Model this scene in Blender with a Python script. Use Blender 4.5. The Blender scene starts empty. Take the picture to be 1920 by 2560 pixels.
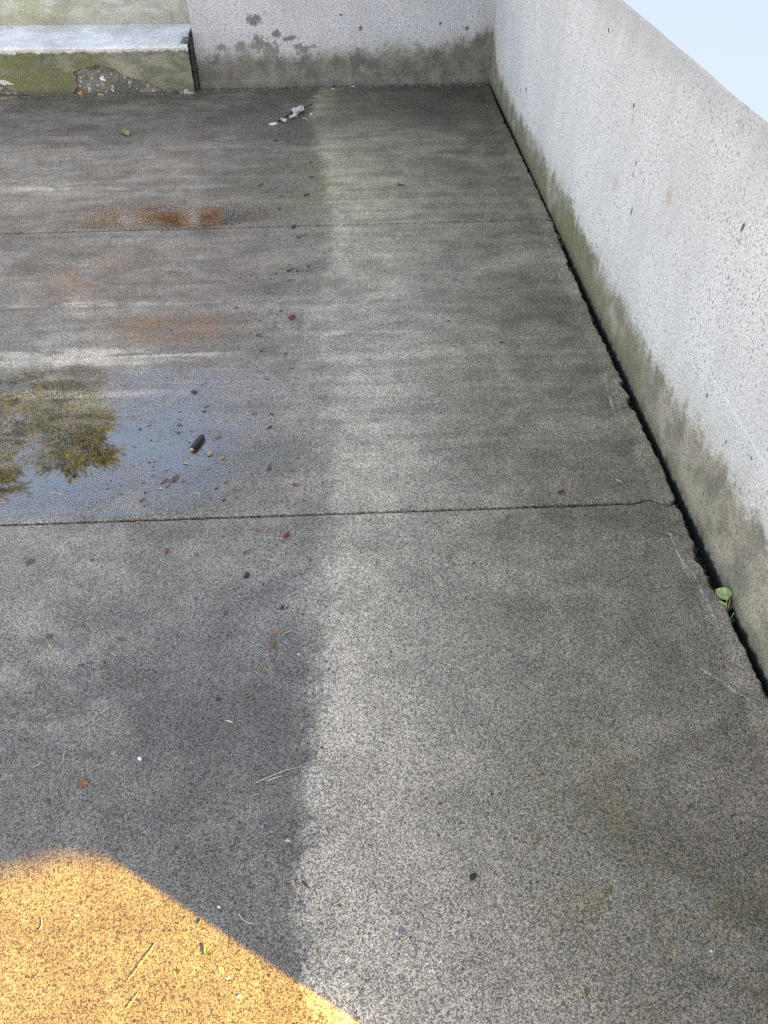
import bpy, bmesh, math, random
from mathutils import Vector, Matrix, noise as mnoise
from mathutils.geometry import tessellate_polygon

sc = bpy.context.scene
col = sc.collection
R = math.radians
rnd = random.Random(7)

# ------------------------------------------------------------------ camera
cam_data = bpy.data.cameras.new('camera')
cam = bpy.data.objects.new('camera', cam_data)
col.objects.link(cam)
PITCH, YAW, ROLL = R(44.32), R(1.894), R(-0.64)
fw = Vector((math.sin(YAW) * math.cos(PITCH), math.cos(YAW) * math.cos(PITCH), -math.sin(PITCH)))
rt = Vector((math.cos(YAW), -math.sin(YAW), 0))
up = rt.cross(fw)
rt2 = rt * math.cos(ROLL) + up * math.sin(ROLL)
up2 = up * math.cos(ROLL) - rt * math.sin(ROLL)
cam.matrix_world = Matrix(((rt2.x, up2.x, -fw.x, 0), (rt2.y, up2.y, -fw.y, 0), (rt2.z, up2.z, -fw.z, 1.6), (0, 0, 0, 1)))
cam_data.sensor_fit = 'VERTICAL'
cam_data.sensor_height = 36
cam_data.lens = 27.03
cam_data.clip_start = 0.02
cam_data.clip_end = 500
sc.camera = cam

# ------------------------------------------------------------------ sky, sun, exposure
SUN_EL = R(20)
SUN_DIR = Vector((0.853, -0.522, 0)).normalized()          # towards the sun, on the map
world = bpy.data.worlds.new('World')
sc.world = world
world.use_nodes = True
nt = world.node_tree
nt.nodes.clear()
o_w = nt.nodes.new('ShaderNodeOutputWorld')
bg = nt.nodes.new('ShaderNodeBackground')
sky = nt.nodes.new('ShaderNodeTexSky')
sky.sky_type = 'NISHITA'
sky.sun_disc = False
sky.sun_elevation = SUN_EL
sky.sun_rotation = math.atan2(SUN_DIR.x, SUN_DIR.y)
sky.air_density = 1.0
sky.dust_density = 0.5
sky.ozone_density = 1.0
# the yard stands high: below the horizon there is only pale hazy air
tc = nt.nodes.new('ShaderNodeTexCoord')
sp = nt.nodes.new('ShaderNodeSeparateXYZ')
lt = nt.nodes.new('ShaderNodeMath')
lt.operation = 'LESS_THAN'
lt.inputs[1].default_value = 0.0
mxs = nt.nodes.new('ShaderNodeMix')
mxs.data_type = 'RGBA'
nt.links.new(tc.outputs['Generated'], sp.inputs[0])
nt.links.new(sp.outputs['Z'], lt.inputs[0])
nt.links.new(lt.outputs[0], mxs.inputs[0])
nt.links.new(sky.outputs[0], mxs.inputs[6])
hz = nt.nodes.new('ShaderNodeMapRange')
hz.inputs[1].default_value, hz.inputs[2].default_value = -.34, -.12
hzm = nt.nodes.new('ShaderNodeMix')
hzm.data_type = 'RGBA'
hzm.inputs[6].default_value = (.60, .94, 1.36, 1)
hzm.inputs[7].default_value = (.55, .86, 1.30, 1)
nt.links.new(sp.outputs['Z'], hz.inputs[0])
nt.links.new(hz.outputs[0], hzm.inputs[0])
nt.links.new(hzm.outputs[2], mxs.inputs[7])
nt.links.new(mxs.outputs[2], bg.inputs[0])
bg.inputs[1].default_value = 0.10
nt.links.new(bg.outputs[0], o_w.inputs[0])

sun_d = bpy.data.lights.new('sun', 'SUN')
sun_d.energy = 5.0
sun_d.color = (1.0, 0.625, 0.05)
sun_d.angle = R(0.5)
sun_o = bpy.data.objects.new('sun', sun_d)
col.objects.link(sun_o)
sd = Vector((SUN_DIR.x * math.cos(SUN_EL), SUN_DIR.y * math.cos(SUN_EL), math.sin(SUN_EL)))
sun_o.rotation_euler = sd.to_track_quat('Z', 'Y').to_euler()
sun_o.location = sd * 20

sc.view_settings.view_transform = 'Standard'
sc.view_settings.look = 'None'
sc.view_settings.gamma = 1.0
sc.view_settings.use_curve_mapping = False
sc.view_settings.exposure = 3.33
sc.view_settings.use_white_balance = True                  # the camera balanced for the blue shade
sc.view_settings.white_balance_temperature = 9000
sc.view_settings.white_balance_tint = 24
sc.cycles.use_denoising = False
sc.cycles.max_bounces = 6
sc.cycles.diffuse_bounces = 3
sc.cycles.glossy_bounces = 3
sc.cycles.transparent_max_bounces = 8


# ------------------------------------------------------------------ node helpers
class NT:
    def __init__(s, mat, dim='3D'):
        s.dim = dim
        mat.use_nodes = True
        s.t = mat.node_tree
        s.t.nodes.clear()
        s.out = s.n('ShaderNodeOutputMaterial')

    def n(s, typ, **kw):
        d = s.t.nodes.new(typ)
        for k, v in kw.items():
            setattr(d, k, v)
        return d

    def put(s, sock, v):
        if isinstance(v, bpy.types.NodeSocket):
            s.t.links.new(v, sock)
        elif v is not None:
            if isinstance(v, (tuple, list)) and sock.type == 'RGBA' and len(v) == 3:
                v = (*v, 1)
            sock.default_value = v

    def m(s, op, a, b=0.0, c=0.0, clamp=False):
        d = s.n('ShaderNodeMath', operation=op, use_clamp=clamp)
        for i, v in enumerate((a, b, c)):
            s.put(d.inputs[i], v)
        return d.outputs[0]

    def add(s, a, b): return s.m('ADD', a, b)
    def sub(s, a, b): return s.m('SUBTRACT', a, b)
    def mul(s, a, b): return s.m('MULTIPLY', a, b)
    def mx(s, a, b): return s.m('MAXIMUM', a, b)
    def mn(s, a, b): return s.m('MINIMUM', a, b)

    def rng(s, v, a, b, c=0.0, d=1.0, smooth=True):
        q = s.n('ShaderNodeMapRange', interpolation_type='SMOOTHSTEP' if smooth else 'LINEAR')
        for i, x in enumerate((v, a, b, c, d)):
            s.put(q.inputs[i], x)
        return q.outputs[0]

    def pos(s):
        return s.n('ShaderNodeTexCoord').outputs['Object']

    def gpos(s):
        return s.n('ShaderNodeNewGeometry').outputs['Position']

    def xyz(s, v):
        d = s.n('ShaderNodeSeparateXYZ')
        s.put(d.inputs[0], v)
        return d.outputs

    def vec(s, x, y, z):
        d = s.n('ShaderNodeCombineXYZ')
        for i, v in enumerate((x, y, z)):
            s.put(d.inputs[i], v)
        return d.outputs[0]

    def scale(s, v, sx, sy, sz, off=(0, 0, 0)):
        d = s.n('ShaderNodeMapping')
        s.put(d.inputs[0], v)
        d.inputs['Scale'].default_value = (sx, sy, sz)
        d.inputs['Location'].default_value = off
        return d.outputs[0]

    def noise(s, v, sc_, det=2.0, rough=.5, dist=0.0, color=False):
        d = s.n('ShaderNodeTexNoise', noise_dimensions=s.dim)
        s.put(d.inputs['Vector'], v)
        d.inputs['Scale'].default_value = sc_
        d.inputs['Detail'].default_value = det
        d.inputs['Roughness'].default_value = rough
        d.inputs['Distortion'].default_value = dist
        return d.outputs['Color' if color else 'Fac']

    def vor(s, v, sc_, feature='F1', rand=1.0):
        d = s.n('ShaderNodeTexVoronoi', feature=feature, voronoi_dimensions=s.dim)
        s.put(d.inputs['Vector'], v)
        d.inputs['Scale'].default_value = sc_
        d.inputs['Randomness'].default_value = rand
        return d

    def mix(s, f, a, b, mode='MIX'):
        d = s.n('ShaderNodeMix', data_type='RGBA', blend_type=mode)
        s.put(d.inputs[0], f)
        s.put(d.inputs[6], a)
        s.put(d.inputs[7], b)
        return d.outputs[2]

    def mixf(s, f, a, b):
        d = s.n('ShaderNodeMix', data_type='FLOAT')
        s.put(d.inputs[0], f)
        s.put(d.inputs[2], a)
        s.put(d.inputs[3], b)
        return d.outputs[0]

    def gain(s, c, f):
        """colour times a number"""
        d = s.n('ShaderNodeVectorMath', operation='SCALE')
        s.put(d.inputs[0], c)
        s.put(d.inputs['Scale'], f)
        return d.outputs[0]

    def curve(s, v, pts, xr, yr):
        f = s.rng(v, xr[0], xr[1], 0, 1, smooth=False)
        d = s.n('ShaderNodeFloatCurve')
        cv = d.mapping.curves[0]
        q = [((a - xr[0]) / (xr[1] - xr[0]), (b - yr[0]) / (yr[1] - yr[0])) for a, b in pts]
        cv.points[0].location = q[0]
        cv.points[1].location = q[-1]
        for a in q[1:-1]:
            cv.points.new(*a)
        d.mapping.update()
        s.put(d.inputs['Value'], f)
        return s.rng(d.outputs[0], 0, 1, yr[0], yr[1], smooth=False)

    def blob(s, u, v, cu, cv_, ru, rv, rot=0.0):
        """1 in the middle of an ellipse, 0 on its edge, negative outside"""
        c, n = math.cos(rot), math.sin(rot)
        du, dv = s.sub(u, cu), s.sub(v, cv_)
        a = s.add(s.mul(du, c / ru), s.mul(dv, n / ru))
        b = s.add(s.mul(du, -n / rv), s.mul(dv, c / rv))
        return s.sub(1.0, s.m('SQRT', s.add(s.mul(a, a), s.mul(b, b))))

    def bump(s, h, strength, dist, normal=None):
        d = s.n('ShaderNodeBump')
        s.put(d.inputs['Strength'], strength)
        d.inputs['Distance'].default_value = dist
        s.put(d.inputs['Height'], h)
        if normal is not None:
            s.put(d.inputs['Normal'], normal)
        return d.outputs[0]

    def bsdf(s, color, rough=.7, normal=None, spec=.5, **kw):
        d = s.n('ShaderNodeBsdfPrincipled')
        s.put(d.inputs['Base Color'], color)
        s.put(d.inputs['Roughness'], rough)
        s.put(d.inputs['Specular IOR Level'], spec)
        if normal is not None:
            s.put(d.inputs['Normal'], normal)
        for k, v in kw.items():
            s.put(d.inputs[k], v)
        s.t.links.new(d.outputs[0], s.out.inputs[0])
        return d


def new_mat(name):
    return bpy.data.materials.new(name)


def obj(name, me, mat=None, parent=None, loc=None, rot=None):
    if isinstance(me, bmesh.types.BMesh):
        b = me
        me = bpy.data.meshes.new(name)
        bmesh.ops.recalc_face_normals(b, faces=b.faces)
        b.to_mesh(me)
        b.free()
    o = bpy.data.objects.new(name, me)
    col.objects.link(o)
    if mat is not None:
        me.materials.clear()
        me.materials.append(mat)
    if parent is not None:
        o.parent = parent
    if loc is not None:
        o.location = loc
    if rot is not None:
        o.rotation_euler = rot
    return o


def empty(name, loc=(0, 0, 0)):
    o = bpy.data.objects.new(name, None)
    o.location = loc
    o.empty_display_size = .1
    col.objects.link(o)
    return o


def tag(o, label=None, cat=None, group=None, kind=None):
    if label: o['label'] = label
    if cat: o['category'] = cat
    if group: o['group'] = group
    if kind: o['kind'] = kind
    return o


def box(bm, x0, x1, y0, y1, z0, z1):
    v = [bm.verts.new(p) for p in ((x0, y0, z0), (x1, y0, z0), (x1, y1, z0), (x0, y1, z0), (x0, y0, z1), (x1, y0, z1), (x1, y1, z1), (x0, y1, z1))]
    for f in ((0, 3, 2, 1), (4, 5, 6, 7), (0, 1, 5, 4), (1, 2, 6, 5), (2, 3, 7, 6), (3, 0, 4, 7)):
        bm.faces.new([v[i] for i in f])


def bx(*a):
    bm = bmesh.new()
    box(bm, *a)
    return bm


def n1(x, s=1.0, seed=0.0):
    return mnoise.noise((x * s, seed * 3.7 + .31, seed))


def lerp_pts(pts, x):
    if x <= pts[0][0]: return pts[0][1]
    for (a, b), (c, d) in zip(pts, pts[1:]):
        if x <= c:
            return b + (d - b) * (x - a) / (c - a)
    return pts[-1][1]


# ------------------------------------------------------------------ where the water lies (metres on the map)
DAMP = [(.2, -.10), (.35, -.105), (.445, -.158), (.69, -.158), (.9, -.15), (1.09, -.133), (1.305, -.144), (1.66, -.125), (2.11, -.112),
        (2.39, -.152), (2.72, -.245), (3.02, -.224), (3.37, -.125), (4.12, -.149), (4.9, -.228), (5.4, -.263), (5.9, -.1)]
POOL = [(-.76, 1.99, .30, .28, .1, 1.0), (-.60, 1.95, .15, .25, 0, 1.0), (-.98, 1.80, .42, .15, .15, .9), (-1.25, 2.08, .55, .34, .1, .42), (-.70, 2.28, .3, .10, 0, .45)]
POOL_FAR = [(-.80, 3.72, .28, .10, 0, 1.0), (-1.08, 3.74, .20, .11, 0, 1.0), (-.62, 3.74, .14, .12, 0, 1.0)]


def level(s, X, Y, which):
    v = None
    for b in which:
        q = s.sub(s.mul(s.add(s.blob(X, Y, *b[:5]), .4), b[5]), .4)
        v = q if v is None else s.mx(v, q)
    return v


# ------------------------------------------------------------------ materials of the yard
def make_floor_mat():
    mt = new_mat('washed_concrete')
    s = NT(mt, '2D')
    P = s.gpos()
    X, Y, Z = s.xyz(P)
    # exposed grains: pale paste, dark pores, a few stones
    vg = s.vor(P, 320)
    cell = s.xyz(vg.outputs['Color'])[0]
    vb = s.vor(P, 88)
    cellb = s.xyz(vb.outputs['Color'])[1]
    fine = s.xyz(s.vor(P, 470).outputs['Color'])[2]
    clump = s.noise(P, 95, 3, .65)
    n9 = s.noise(P, 9, 3, .62, .3)
    n2 = s.noise(P, 2.4, 4, .62, .7)
    pore = s.mul(s.rng(s.add(s.sub(vg.outputs['Distance'], s.mul(cell, .38)), s.mul(s.sub(fine, .5), .16)), .16, .0), s.rng(s.add(cell, s.mul(s.sub(clump, .5), 1.1)), .26, .40))
    paste = s.mul(s.rng(s.add(s.mul(fine, .62), s.mul(clump, .38)), .08, .86), s.sub(1.0, s.mul(pore, .70)))
    c = s.mix(paste, (.056, .052, .042), (.440, .403, .320))
    dark_stone = s.rng(s.add(cellb, s.mul(s.rng(vb.outputs['Distance'], .2, .6), .4)), .08, .03, 0, 1)
    c = s.mix(s.mul(dark_stone, .7), c, (.045, .045, .05))
    lite_stone = s.mul(s.rng(cellb, .990, .993), s.rng(vb.outputs['Distance'], .30, .2))
    c = s.mix(s.mul(lite_stone, .6), c, (.55, .52, .46))
    # broad tone
    streak = s.noise(s.scale(P, 1.1, 9, 1), 1.5, 3, .6, .5)
    tone = s.mul(s.mixf(s.rng(Y, .4, 1.6), s.rng(n2, .3, .7, .92, 1.08), s.rng(n2, .3, .7, .84, 1.16)), s.mul(s.rng(n9, .25, .75, .84, 1.14), s.mixf(s.rng(Y, 1.0, 2.2), 1.0, s.rng(streak, .3, .7, .84, 1.16))))
    # dry right half: pale beside the damp edge, darker and olive towards the wall
    edge = s.curve(Y, DAMP, (.2, 5.9), (-.4, 0))
    wob = s.add(s.mul(s.sub(n9, .5), .10), s.mul(s.sub(clump, .5), .06))
    d = s.add(s.sub(X, edge), wob)
    band = s.mul(s.rng(d, .0, .05), s.rng(d, .42, .06))
    tone = s.mul(tone, s.add(1.0, s.mul(band, s.rng(Y, .2, 2.5, .26, .18))))
    wallward = s.mul(s.rng(X, .05, .62), s.rng(s.noise(P, 2.6, 4, .65, .8), .32, .64, .5, 1.0))
    tone = s.mul(tone, s.sub(1.0, s.mul(wallward, s.rng(Y, .4, 2.2, .46, .44))))
    hue = s.mix(s.rng(Y, 1.0, 2.2), (1.075, .99, .94), (1.01, 1.0, .925))
    hue = s.mix(s.rng(Y, 2.8, 4.4), hue, (1.035, 1.0, .86))
    hue = s.mix(s.mul(s.rng(d, .08, -.08), s.rng(Y, 1.9, 1.2)), hue, (.97, .99, 1.02))  # bluish sky sheen of the wet near left, put into the colour
    hue = s.mix(s.mul(s.rng(d, .0, -.3), s.rng(Y, 1.7, 2.4)), hue, (1.04, .975, .95))
    c = s.mix(1.0, c, hue, 'MULTIPLY')
    stain = s.mul(s.rng(s.mx(s.blob(X, Y, .46, .62, .26, .5, .2), s.blob(X, Y, .70, .45, .3, .25)), 0, .6), s.rng(n9, .40, .62))
    c = s.mix(s.mul(stain, .7), c, s.mix(1.0, c, (.66, .66, .52), 'MULTIPLY'))
    c = s.mix(s.mx(s.mul(wallward, .7), s.mul(s.rng(Y, 2.4, 4.2, 0, .6), s.rng(d, -.15, .15, .25, 1.0))), c, s.mix(1.0, c, (1.0, .955, .83), 'MULTIPLY'))
    far_dark = s.mul(s.rng(Y, 3.7, 5.2), s.rng(d, .0, .2))
    tone = s.mul(tone, s.sub(1.0, s.mul(far_dark, .36)))
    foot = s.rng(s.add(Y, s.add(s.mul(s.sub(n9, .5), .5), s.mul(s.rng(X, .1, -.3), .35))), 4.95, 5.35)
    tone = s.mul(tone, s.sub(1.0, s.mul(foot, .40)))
    # trowelled lip along the gap
    lip = s.rng(s.add(X, s.mul(s.sub(n9, .5), .06)), .865, .885)
    tone = s.mul(tone, s.add(1.0, s.mul(lip, .26)))
    # damp left half
    soft = s.curve(Y, [(.2, .022), (.9, .03), (1.2, .09), (1.6, .17), (2.8, .18), (3.3, .06), (5.9, .05)], (.2, 5.9), (0, .2))
    damp = s.rng(s.m('DIVIDE', d, soft), .9, -1.0)
    wetn = s.noise(s.scale(P, 1, 1.8, 1), 3.2, 4, .65, .5)
    dry_sheen = s.mx(s.mul(s.rng(wetn, .45, .66), s.rng(d, -.25, -.6)), s.mul(s.rng(s.blob(X, Y, -1.7, 4.7, 1.0, 1.0), -.1, .5), s.rng(wetn, .3, .55)))  # random dry spots, plus a far-left blob lightened for its grey sheen
    dry_sheen = s.mixf(s.rng(Y, 1.0, .72), dry_sheen, .30)
    wet = s.mul(damp, s.sub(1.0, s.mul(dry_sheen, .62)))
    c = s.mix(s.mul(wet, s.rng(Y, 2.0, 3.2, .15, .5)), c, s.mix(1.0, c, (1.03, .955, .86), 'MULTIPLY'))
    pull = s.curve(Y, [(.2, .64), (.8, .60), (1.15, .46), (1.6, .32), (2.1, .28), (3.0, .32), (3.8, .42), (5.9, .46)], (.2, 5.9), (0, 1))
    tone = s.mul(tone, s.sub(1.0, s.mul(wet, pull)))
    rust = s.mul(s.rng(s.mx(s.blob(X, Y, -.74, 2.72, .40, .17), s.mul(s.blob(X, Y, -1.2, 3.15, .4, .3), .6)), 0, .6), s.rng(s.add(s.mul(clump, .5), s.mul(n9, .5)), .36, .6))  # red-brown reflection of the roof, painted into the floor colour
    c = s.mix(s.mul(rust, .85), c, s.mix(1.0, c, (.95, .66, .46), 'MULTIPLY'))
    olive = s.mul(s.rng(s.blob(X, Y, -.38, 4.1, .36, .62), 0, .6), s.rng(n9, .35, .6))
    c = s.mix(s.mul(olive, .7), c, s.mix(1.0, c, (.74, .78, .50), 'MULTIPLY'))
    tan = s.mul(s.rng(s.blob(X, Y, -1.25, 2.1, .6, .32), 0, .5), s.rng(n9, .3, .6))  # tan-olive reflection of the tree, painted into the floor colour
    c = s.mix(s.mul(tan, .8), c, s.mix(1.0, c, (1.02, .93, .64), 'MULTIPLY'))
    pale = s.mul(s.mx(s.blob(X, Y, -1.15, 2.53, .9, .075, -.03), s.mul(s.mx(s.blob(X, Y, -1.3, 2.93, .8, .03, -.02), s.blob(X, Y, -1.1, 2.29, .6, .035, -.02)), .7)), s.rng(streak, .3, .6))  # sky sheen on the raised film, painted as lighter bands
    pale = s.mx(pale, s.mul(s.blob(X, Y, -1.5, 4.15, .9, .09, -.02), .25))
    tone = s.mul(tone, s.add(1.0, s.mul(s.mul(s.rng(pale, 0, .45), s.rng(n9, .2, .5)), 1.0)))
    c = s.gain(c, tone)
    # film of water
    lv = s.mx(level(s, X, Y, POOL), level(s, X, Y, POOL_FAR))
    soak = s.rng(s.add(lv, s.mul(s.sub(n9, .5), .7)), -.35, .25)
    c = s.gain(c, s.sub(1.0, s.mul(soak, .12)))
    film = s.mul(wet, s.rng(clump, .62, .36))
    rough = s.mixf(film, .72, .30)
    rough = s.mixf(s.mul(soak, film), rough, .16)
    nrm = s.bump(paste, s.mixf(s.mul(wet, .7), .45, .2), .0022)
    s.bsdf(c, rough, nrm, spec=.5, IOR=1.42)
    return mt


def make_puddle_mat(which, lo, hi, grain, ior, fq, stretch, wave):
    mt = new_mat('puddle_water')
    s = NT(mt, '2D')
    P = s.gpos()
    X, Y, Z = s.xyz(P)
    lv = level(s, X, Y, which)
    lv = s.add(s.mul(lv, .9), s.mul(s.sub(s.noise(s.scale(P, 1, 2.2, 1), 6, 5, .7, .8), .5), 2.6))
    lv = s.add(lv, s.mul(s.sub(s.noise(s.scale(P, 1, stretch, 1), fq, 1, .65), .5), grain))
    f = s.rng(lv, lo, hi)
    fr = s.n('ShaderNodeFresnel')
    fr.inputs['IOR'].default_value = ior
    tr = s.n('ShaderNodeBsdfTransparent')
    tr.inputs[0].default_value = (.86, .86, .84, 1)
    gl = s.n('ShaderNodeBsdfGlossy')
    gl.inputs['Roughness'].default_value = .025
    if wave:                                               # wind and grit ruffle the thin film
        s.put(gl.inputs['Normal'], s.bump(s.noise(s.scale(P, 1, 2.5, 1), 45, 2, .6), wave, .004))
        gl.inputs['Roughness'].default_value = .06
    wm = s.n('ShaderNodeMixShader')
    s.put(wm.inputs[0], fr.outputs[0])
    s.t.links.new(tr.outputs[0], wm.inputs[1])
    s.t.links.new(gl.outputs[0], wm.inputs[2])
    clear = s.n('ShaderNodeBsdfTransparent')
    mm = s.n('ShaderNodeMixShader')
    s.put(mm.inputs[0], f)
    s.t.links.new(clear.outputs[0], mm.inputs[1])
    s.t.links.new(wm.outputs[0], mm.inputs[2])
    s.t.links.new(mm.outputs[0], s.out.inputs[0])
    return mt


def make_wall_mat(name, along, band, base, dark_spots=(), rust_spots=(), moss=None, patches=(), streaky=1.0, lift=1.0, fade=1.0):
    """cast concrete: `along` is the map axis the wall runs on, `band` the height of the damp foot along it"""
    mt = new_mat(name)
    s = NT(mt, '2D')
    X, Y, Z = s.xyz(s.gpos())
    U = X if along == 'x' else Y
    P = s.vec(U, Z, 0.0)
    Q = s.vec(U, s.mul(Z, .72), 0.0)                       # pores slump a little
    S = s.vec(U, s.mul(Z, .22), 0.0)
    n150 = s.noise(P, 150, 2, .7)
    n30 = s.noise(P, 30, 3, .7)
    n9 = s.noise(P, 9, 3, .62)
    n2 = s.noise(P, 2.3, 3, .6)
    c = s.mix(s.rng(n2, .3, .7), gray(base, .93), gray(base, 1.06))
    drip = s.noise(S, 13, 4, .65, .3)
    c = s.gain(c, s.rng(drip, .25, .75, .965, 1.03))
    c = s.gain(c, s.rng(n150, .3, .7, .79, 1.17))
    # pores in three sizes
    pit = None
    for scl, thr, keep in ((48, .19, .52), (90, .26, .42), (180, .28, .42)):
        v = s.vor(Q, scl)
        cc = s.xyz(v.outputs['Color'])[0]
        r = s.mul(s.rng(cc, keep, 1.0, 0, 1), thr)
        dn = s.add(v.outputs['Distance'], s.mul(s.sub(n150, .5), .16))
        p = s.mul(s.rng(s.sub(dn, r), .03, -.05), s.rng(cc, keep, keep + .02))
        pit = p if pit is None else s.mx(pit, p)
    jag = s.mul(s.sub(n150, .5), .9)
    spot = None
    for (u, z, ru, rz, rot) in dark_spots:
        b = s.blob(U, Z, u, z, ru, rz, rot)
        spot = b if spot is None else s.mx(spot, b)
    if spot is not None:
        holes = s.rng(s.add(spot, jag), 0, .3)
        pit = s.mx(pit, holes)
    thin = s.rng(s.add(s.mul(n2, .6), s.mul(n9, .4)), .36, .60)
    c = s.mix(s.mul(pit, s.mixf(thin, .15, .85)), c, gray(base, .36))
    if spot is not None:
        c = s.mix(s.mul(holes, .9), c, (.07, .068, .066))
    c = s.mix(s.mul(s.rng(s.add(Z, s.mul(s.sub(n9, .5), .12)), .86, .98), .55), c, gray(base, .66))
    for (u, z, ru, rz, k) in rust_spots:
        b = s.add(s.blob(U, Z, u, z, ru, rz), s.mul(s.sub(n30, .5), .8))
        c = s.mix(s.mul(s.rng(b, 0, .8), k), c, (.33, .21, .15))
    h = s.sub(s.mul(n150, .25), pit)
    spot = None
    for (u, z, ru, rz, rot) in patches:                    # crust knocked off: dark and rough
        b = s.blob(U, Z, u, z, ru, rz, rot)
        spot = b if spot is None else s.mx(spot, b)
    if spot is not None:
        k = s.rng(s.add(spot, s.add(s.mul(s.sub(n30, .5), 3.2), s.mul(s.sub(n150, .5), 1.2))), -.05, .35)
        c = s.mix(s.mul(k, .92), c, (.11, .108, .105))
        h = s.sub(h, s.mul(k, n150))
    # damp foot
    zb = s.curve(U, band, (band[0][0], band[-1][0]), (0, .5))
    dr = s.add(s.mul(s.sub(drip, .5), .10 * streaky), s.add(s.mul(s.sub(n30, .5), .09), s.add(s.mul(s.sub(n150, .5), .05), s.mul(s.sub(n9, .5), .07))))
    e = s.add(s.sub(Z, zb), dr)
    foot = s.rng(e, .042 * fade, -.034 * fade)
    halo = s.rng(e, .16, .0)
    c = s.mix(s.mul(halo, .30), c, (.30, .30, .25))
    fc = s.mix(s.rng(n9, .3, .7), (.088, .080, .064), (.180, .163, .132))
    fc = s.gain(fc, s.rng(n150, .3, .7, .74 * lift, 1.25 * lift))
    low = s.rng(Z, .15, .01)
    mg = s.mul(s.rng(s.add(n2, s.mul(low, .18)), .46, .66), s.curve(U, moss, (moss[0][0], moss[-1][0]), (0, 1)))
    fc = s.mix(mg, fc, s.mix(n30, (.042, .054, .018), (.112, .124, .045)))
    fc = s.mix(s.mul(s.rng(pit, .2, .8), .6), fc, (.06, .06, .055))
    c = s.mix(s.mul(foot, .93), c, fc)
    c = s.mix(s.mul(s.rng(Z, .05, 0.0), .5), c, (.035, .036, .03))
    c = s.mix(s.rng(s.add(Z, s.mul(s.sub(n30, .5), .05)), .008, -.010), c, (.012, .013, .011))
    nrm = s.bump(h, .5, .004)
    s.bsdf(c, s.mixf(foot, .85, .6), nrm, spec=.3)
    return mt


def gray(b, k):
    return (b[0] * k, b[1] * k, b[2] * k)


def simple(name, c0, c1, scale=60, rough=.6, spec=.4, bump=.3, **kw):
    mt = new_mat(name)
    s = NT(mt)
    P = s.pos()
    f = s.rng(s.noise(P, scale, 4, .65), .3, .7)
    c = s.mix(f, c0, c1)
    s.bsdf(c, rough, s.bump(f, bump, .002), spec=spec, **kw)
    return mt


# ------------------------------------------------------------------ ground and paving
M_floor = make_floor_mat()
M_soil = simple('soil', (.018, .016, .012), (.05, .042, .03), 40, .95, .1)
M_grass = simple('lawn', (.03, .05, .015), (.07, .09, .03), 8, .9, .1)
tag(obj('ground', bx(-60, 1.16, -40, 6.0, -.6, -.09), M_soil), 'dark soil under the concrete slabs', kind='structure')
tag(obj('garden_ground', bx(-60, 1.16, 6.62, 70, -.6, .42), M_grass), 'lawn behind the low walls', kind='structure')
tag(obj('terrace_ground', bx(1.2, 14, -30, 2.45, -.6, -.02), M_grass), 'ground beside the shading house', kind='structure')

RIGHT = [(-3, .936), (.85, .938), (.958, .939), (1.01, .938), (1.126, .936), (1.254, .935), (1.456, .928), (1.636, .935), (1.795, .938), (2.033, .931), (2.292, .936),
         (2.557, .933), (2.96, .933), (3.282, .937), (3.6, .948), (4.085, .947), (4.671, .945), (5.252, .940), (5.84, .95)]


def slab_outline(y0, y1, x0, w0, w1, seed):
    """counter-clockwise outline with a ragged right edge; w0/w1: half widths of the joints at the near and far edge"""
    pts = []
    step = .012
    n = int((.93 - x0) / step)
    for i in range(n):                                      # near edge, left to right
        x = x0 + i * step
        pts.append((x, y0 + w0(x) + .0016 * n1(x, 40, seed) + .001 * n1(x, 140, seed + 2)))
    m = int((y1 - y0) / step)
    for i in range(1, m):                                   # right edge, ragged
        y = y0 + i * step
        chip = max(0.0, n1(y, 11, seed + 5) - .25) * .045
        x = lerp_pts(RIGHT, y) + .003 + .004 * n1(y, 14, seed) + .006 * n1(y, 55, seed + 1) + .0045 * n1(y, 150, seed + 4) - chip
        pts.append((x, y))
    for i in range(n):
        x = .93 - i * step
        pts.append((x, y1 - w1(x) + .0016 * n1(x, 40, seed + 8) + .001 * n1(x, 140, seed + 9)))
    pts.append((x0, y1 - w1(x0)))
    return pts


def slab_mesh(pts, seed):
    bm = bmesh.new()
    cnt = len(pts)
    loops = []
    for k, (inset, z) in enumerate(((0, -.085), (0, -.0065), (1, -.002), (2, 0.0))):
        ring = []
        for i, (x, y) in enumerate(pts):
            if inset:
                ax, ay = pts[i - 1]
                bx_, by = pts[(i + 1) % cnt]
                tx, ty = bx_ - ax, by - ay
                l = math.hypot(tx, ty) or 1
                nx, ny = -ty / l, tx / l
                right = x > .9
                w = (.0022 + .0018 * abs(mnoise.noise((x * 30, y * 30, seed)))) * (2.4 if right else 1.0) * inset * .6
                x, y = x + nx * w, y + ny * w
            ring.append(bm.verts.new((x, y, z)))
        loops.append(ring)
    for a, b in zip(loops, loops[1:]):
        for i in range(cnt):
            j = (i + 1) % cnt
            bm.faces.new((a[i], a[j], b[j], b[i]))
    bm.faces.new(loops[-1])
    bm.faces.new(list(reversed(loops[0])))
    return bm


pave = tag(empty('pavement'), 'yard paving of three cast concrete slabs', kind='structure')
J1, J2 = 3.631, 1.639


def wj2(x):
    if x > .80:
        return .0022
    return .0042


def wj2n(x):                                                # the crack wanders at its right end
    return (.0042 if x < .80 else .0022) + (.012 * math.sin((x - .82) * 55) if x > .82 else 0)


def wj2f(x):
    return (.0042 if x < .80 else .0022) - (.012 * math.sin((x - .82) * 55) if x > .82 else 0)


def wj1(x):
    return .007 if x < -.5 else (.005 if x < .75 else .002)


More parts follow.
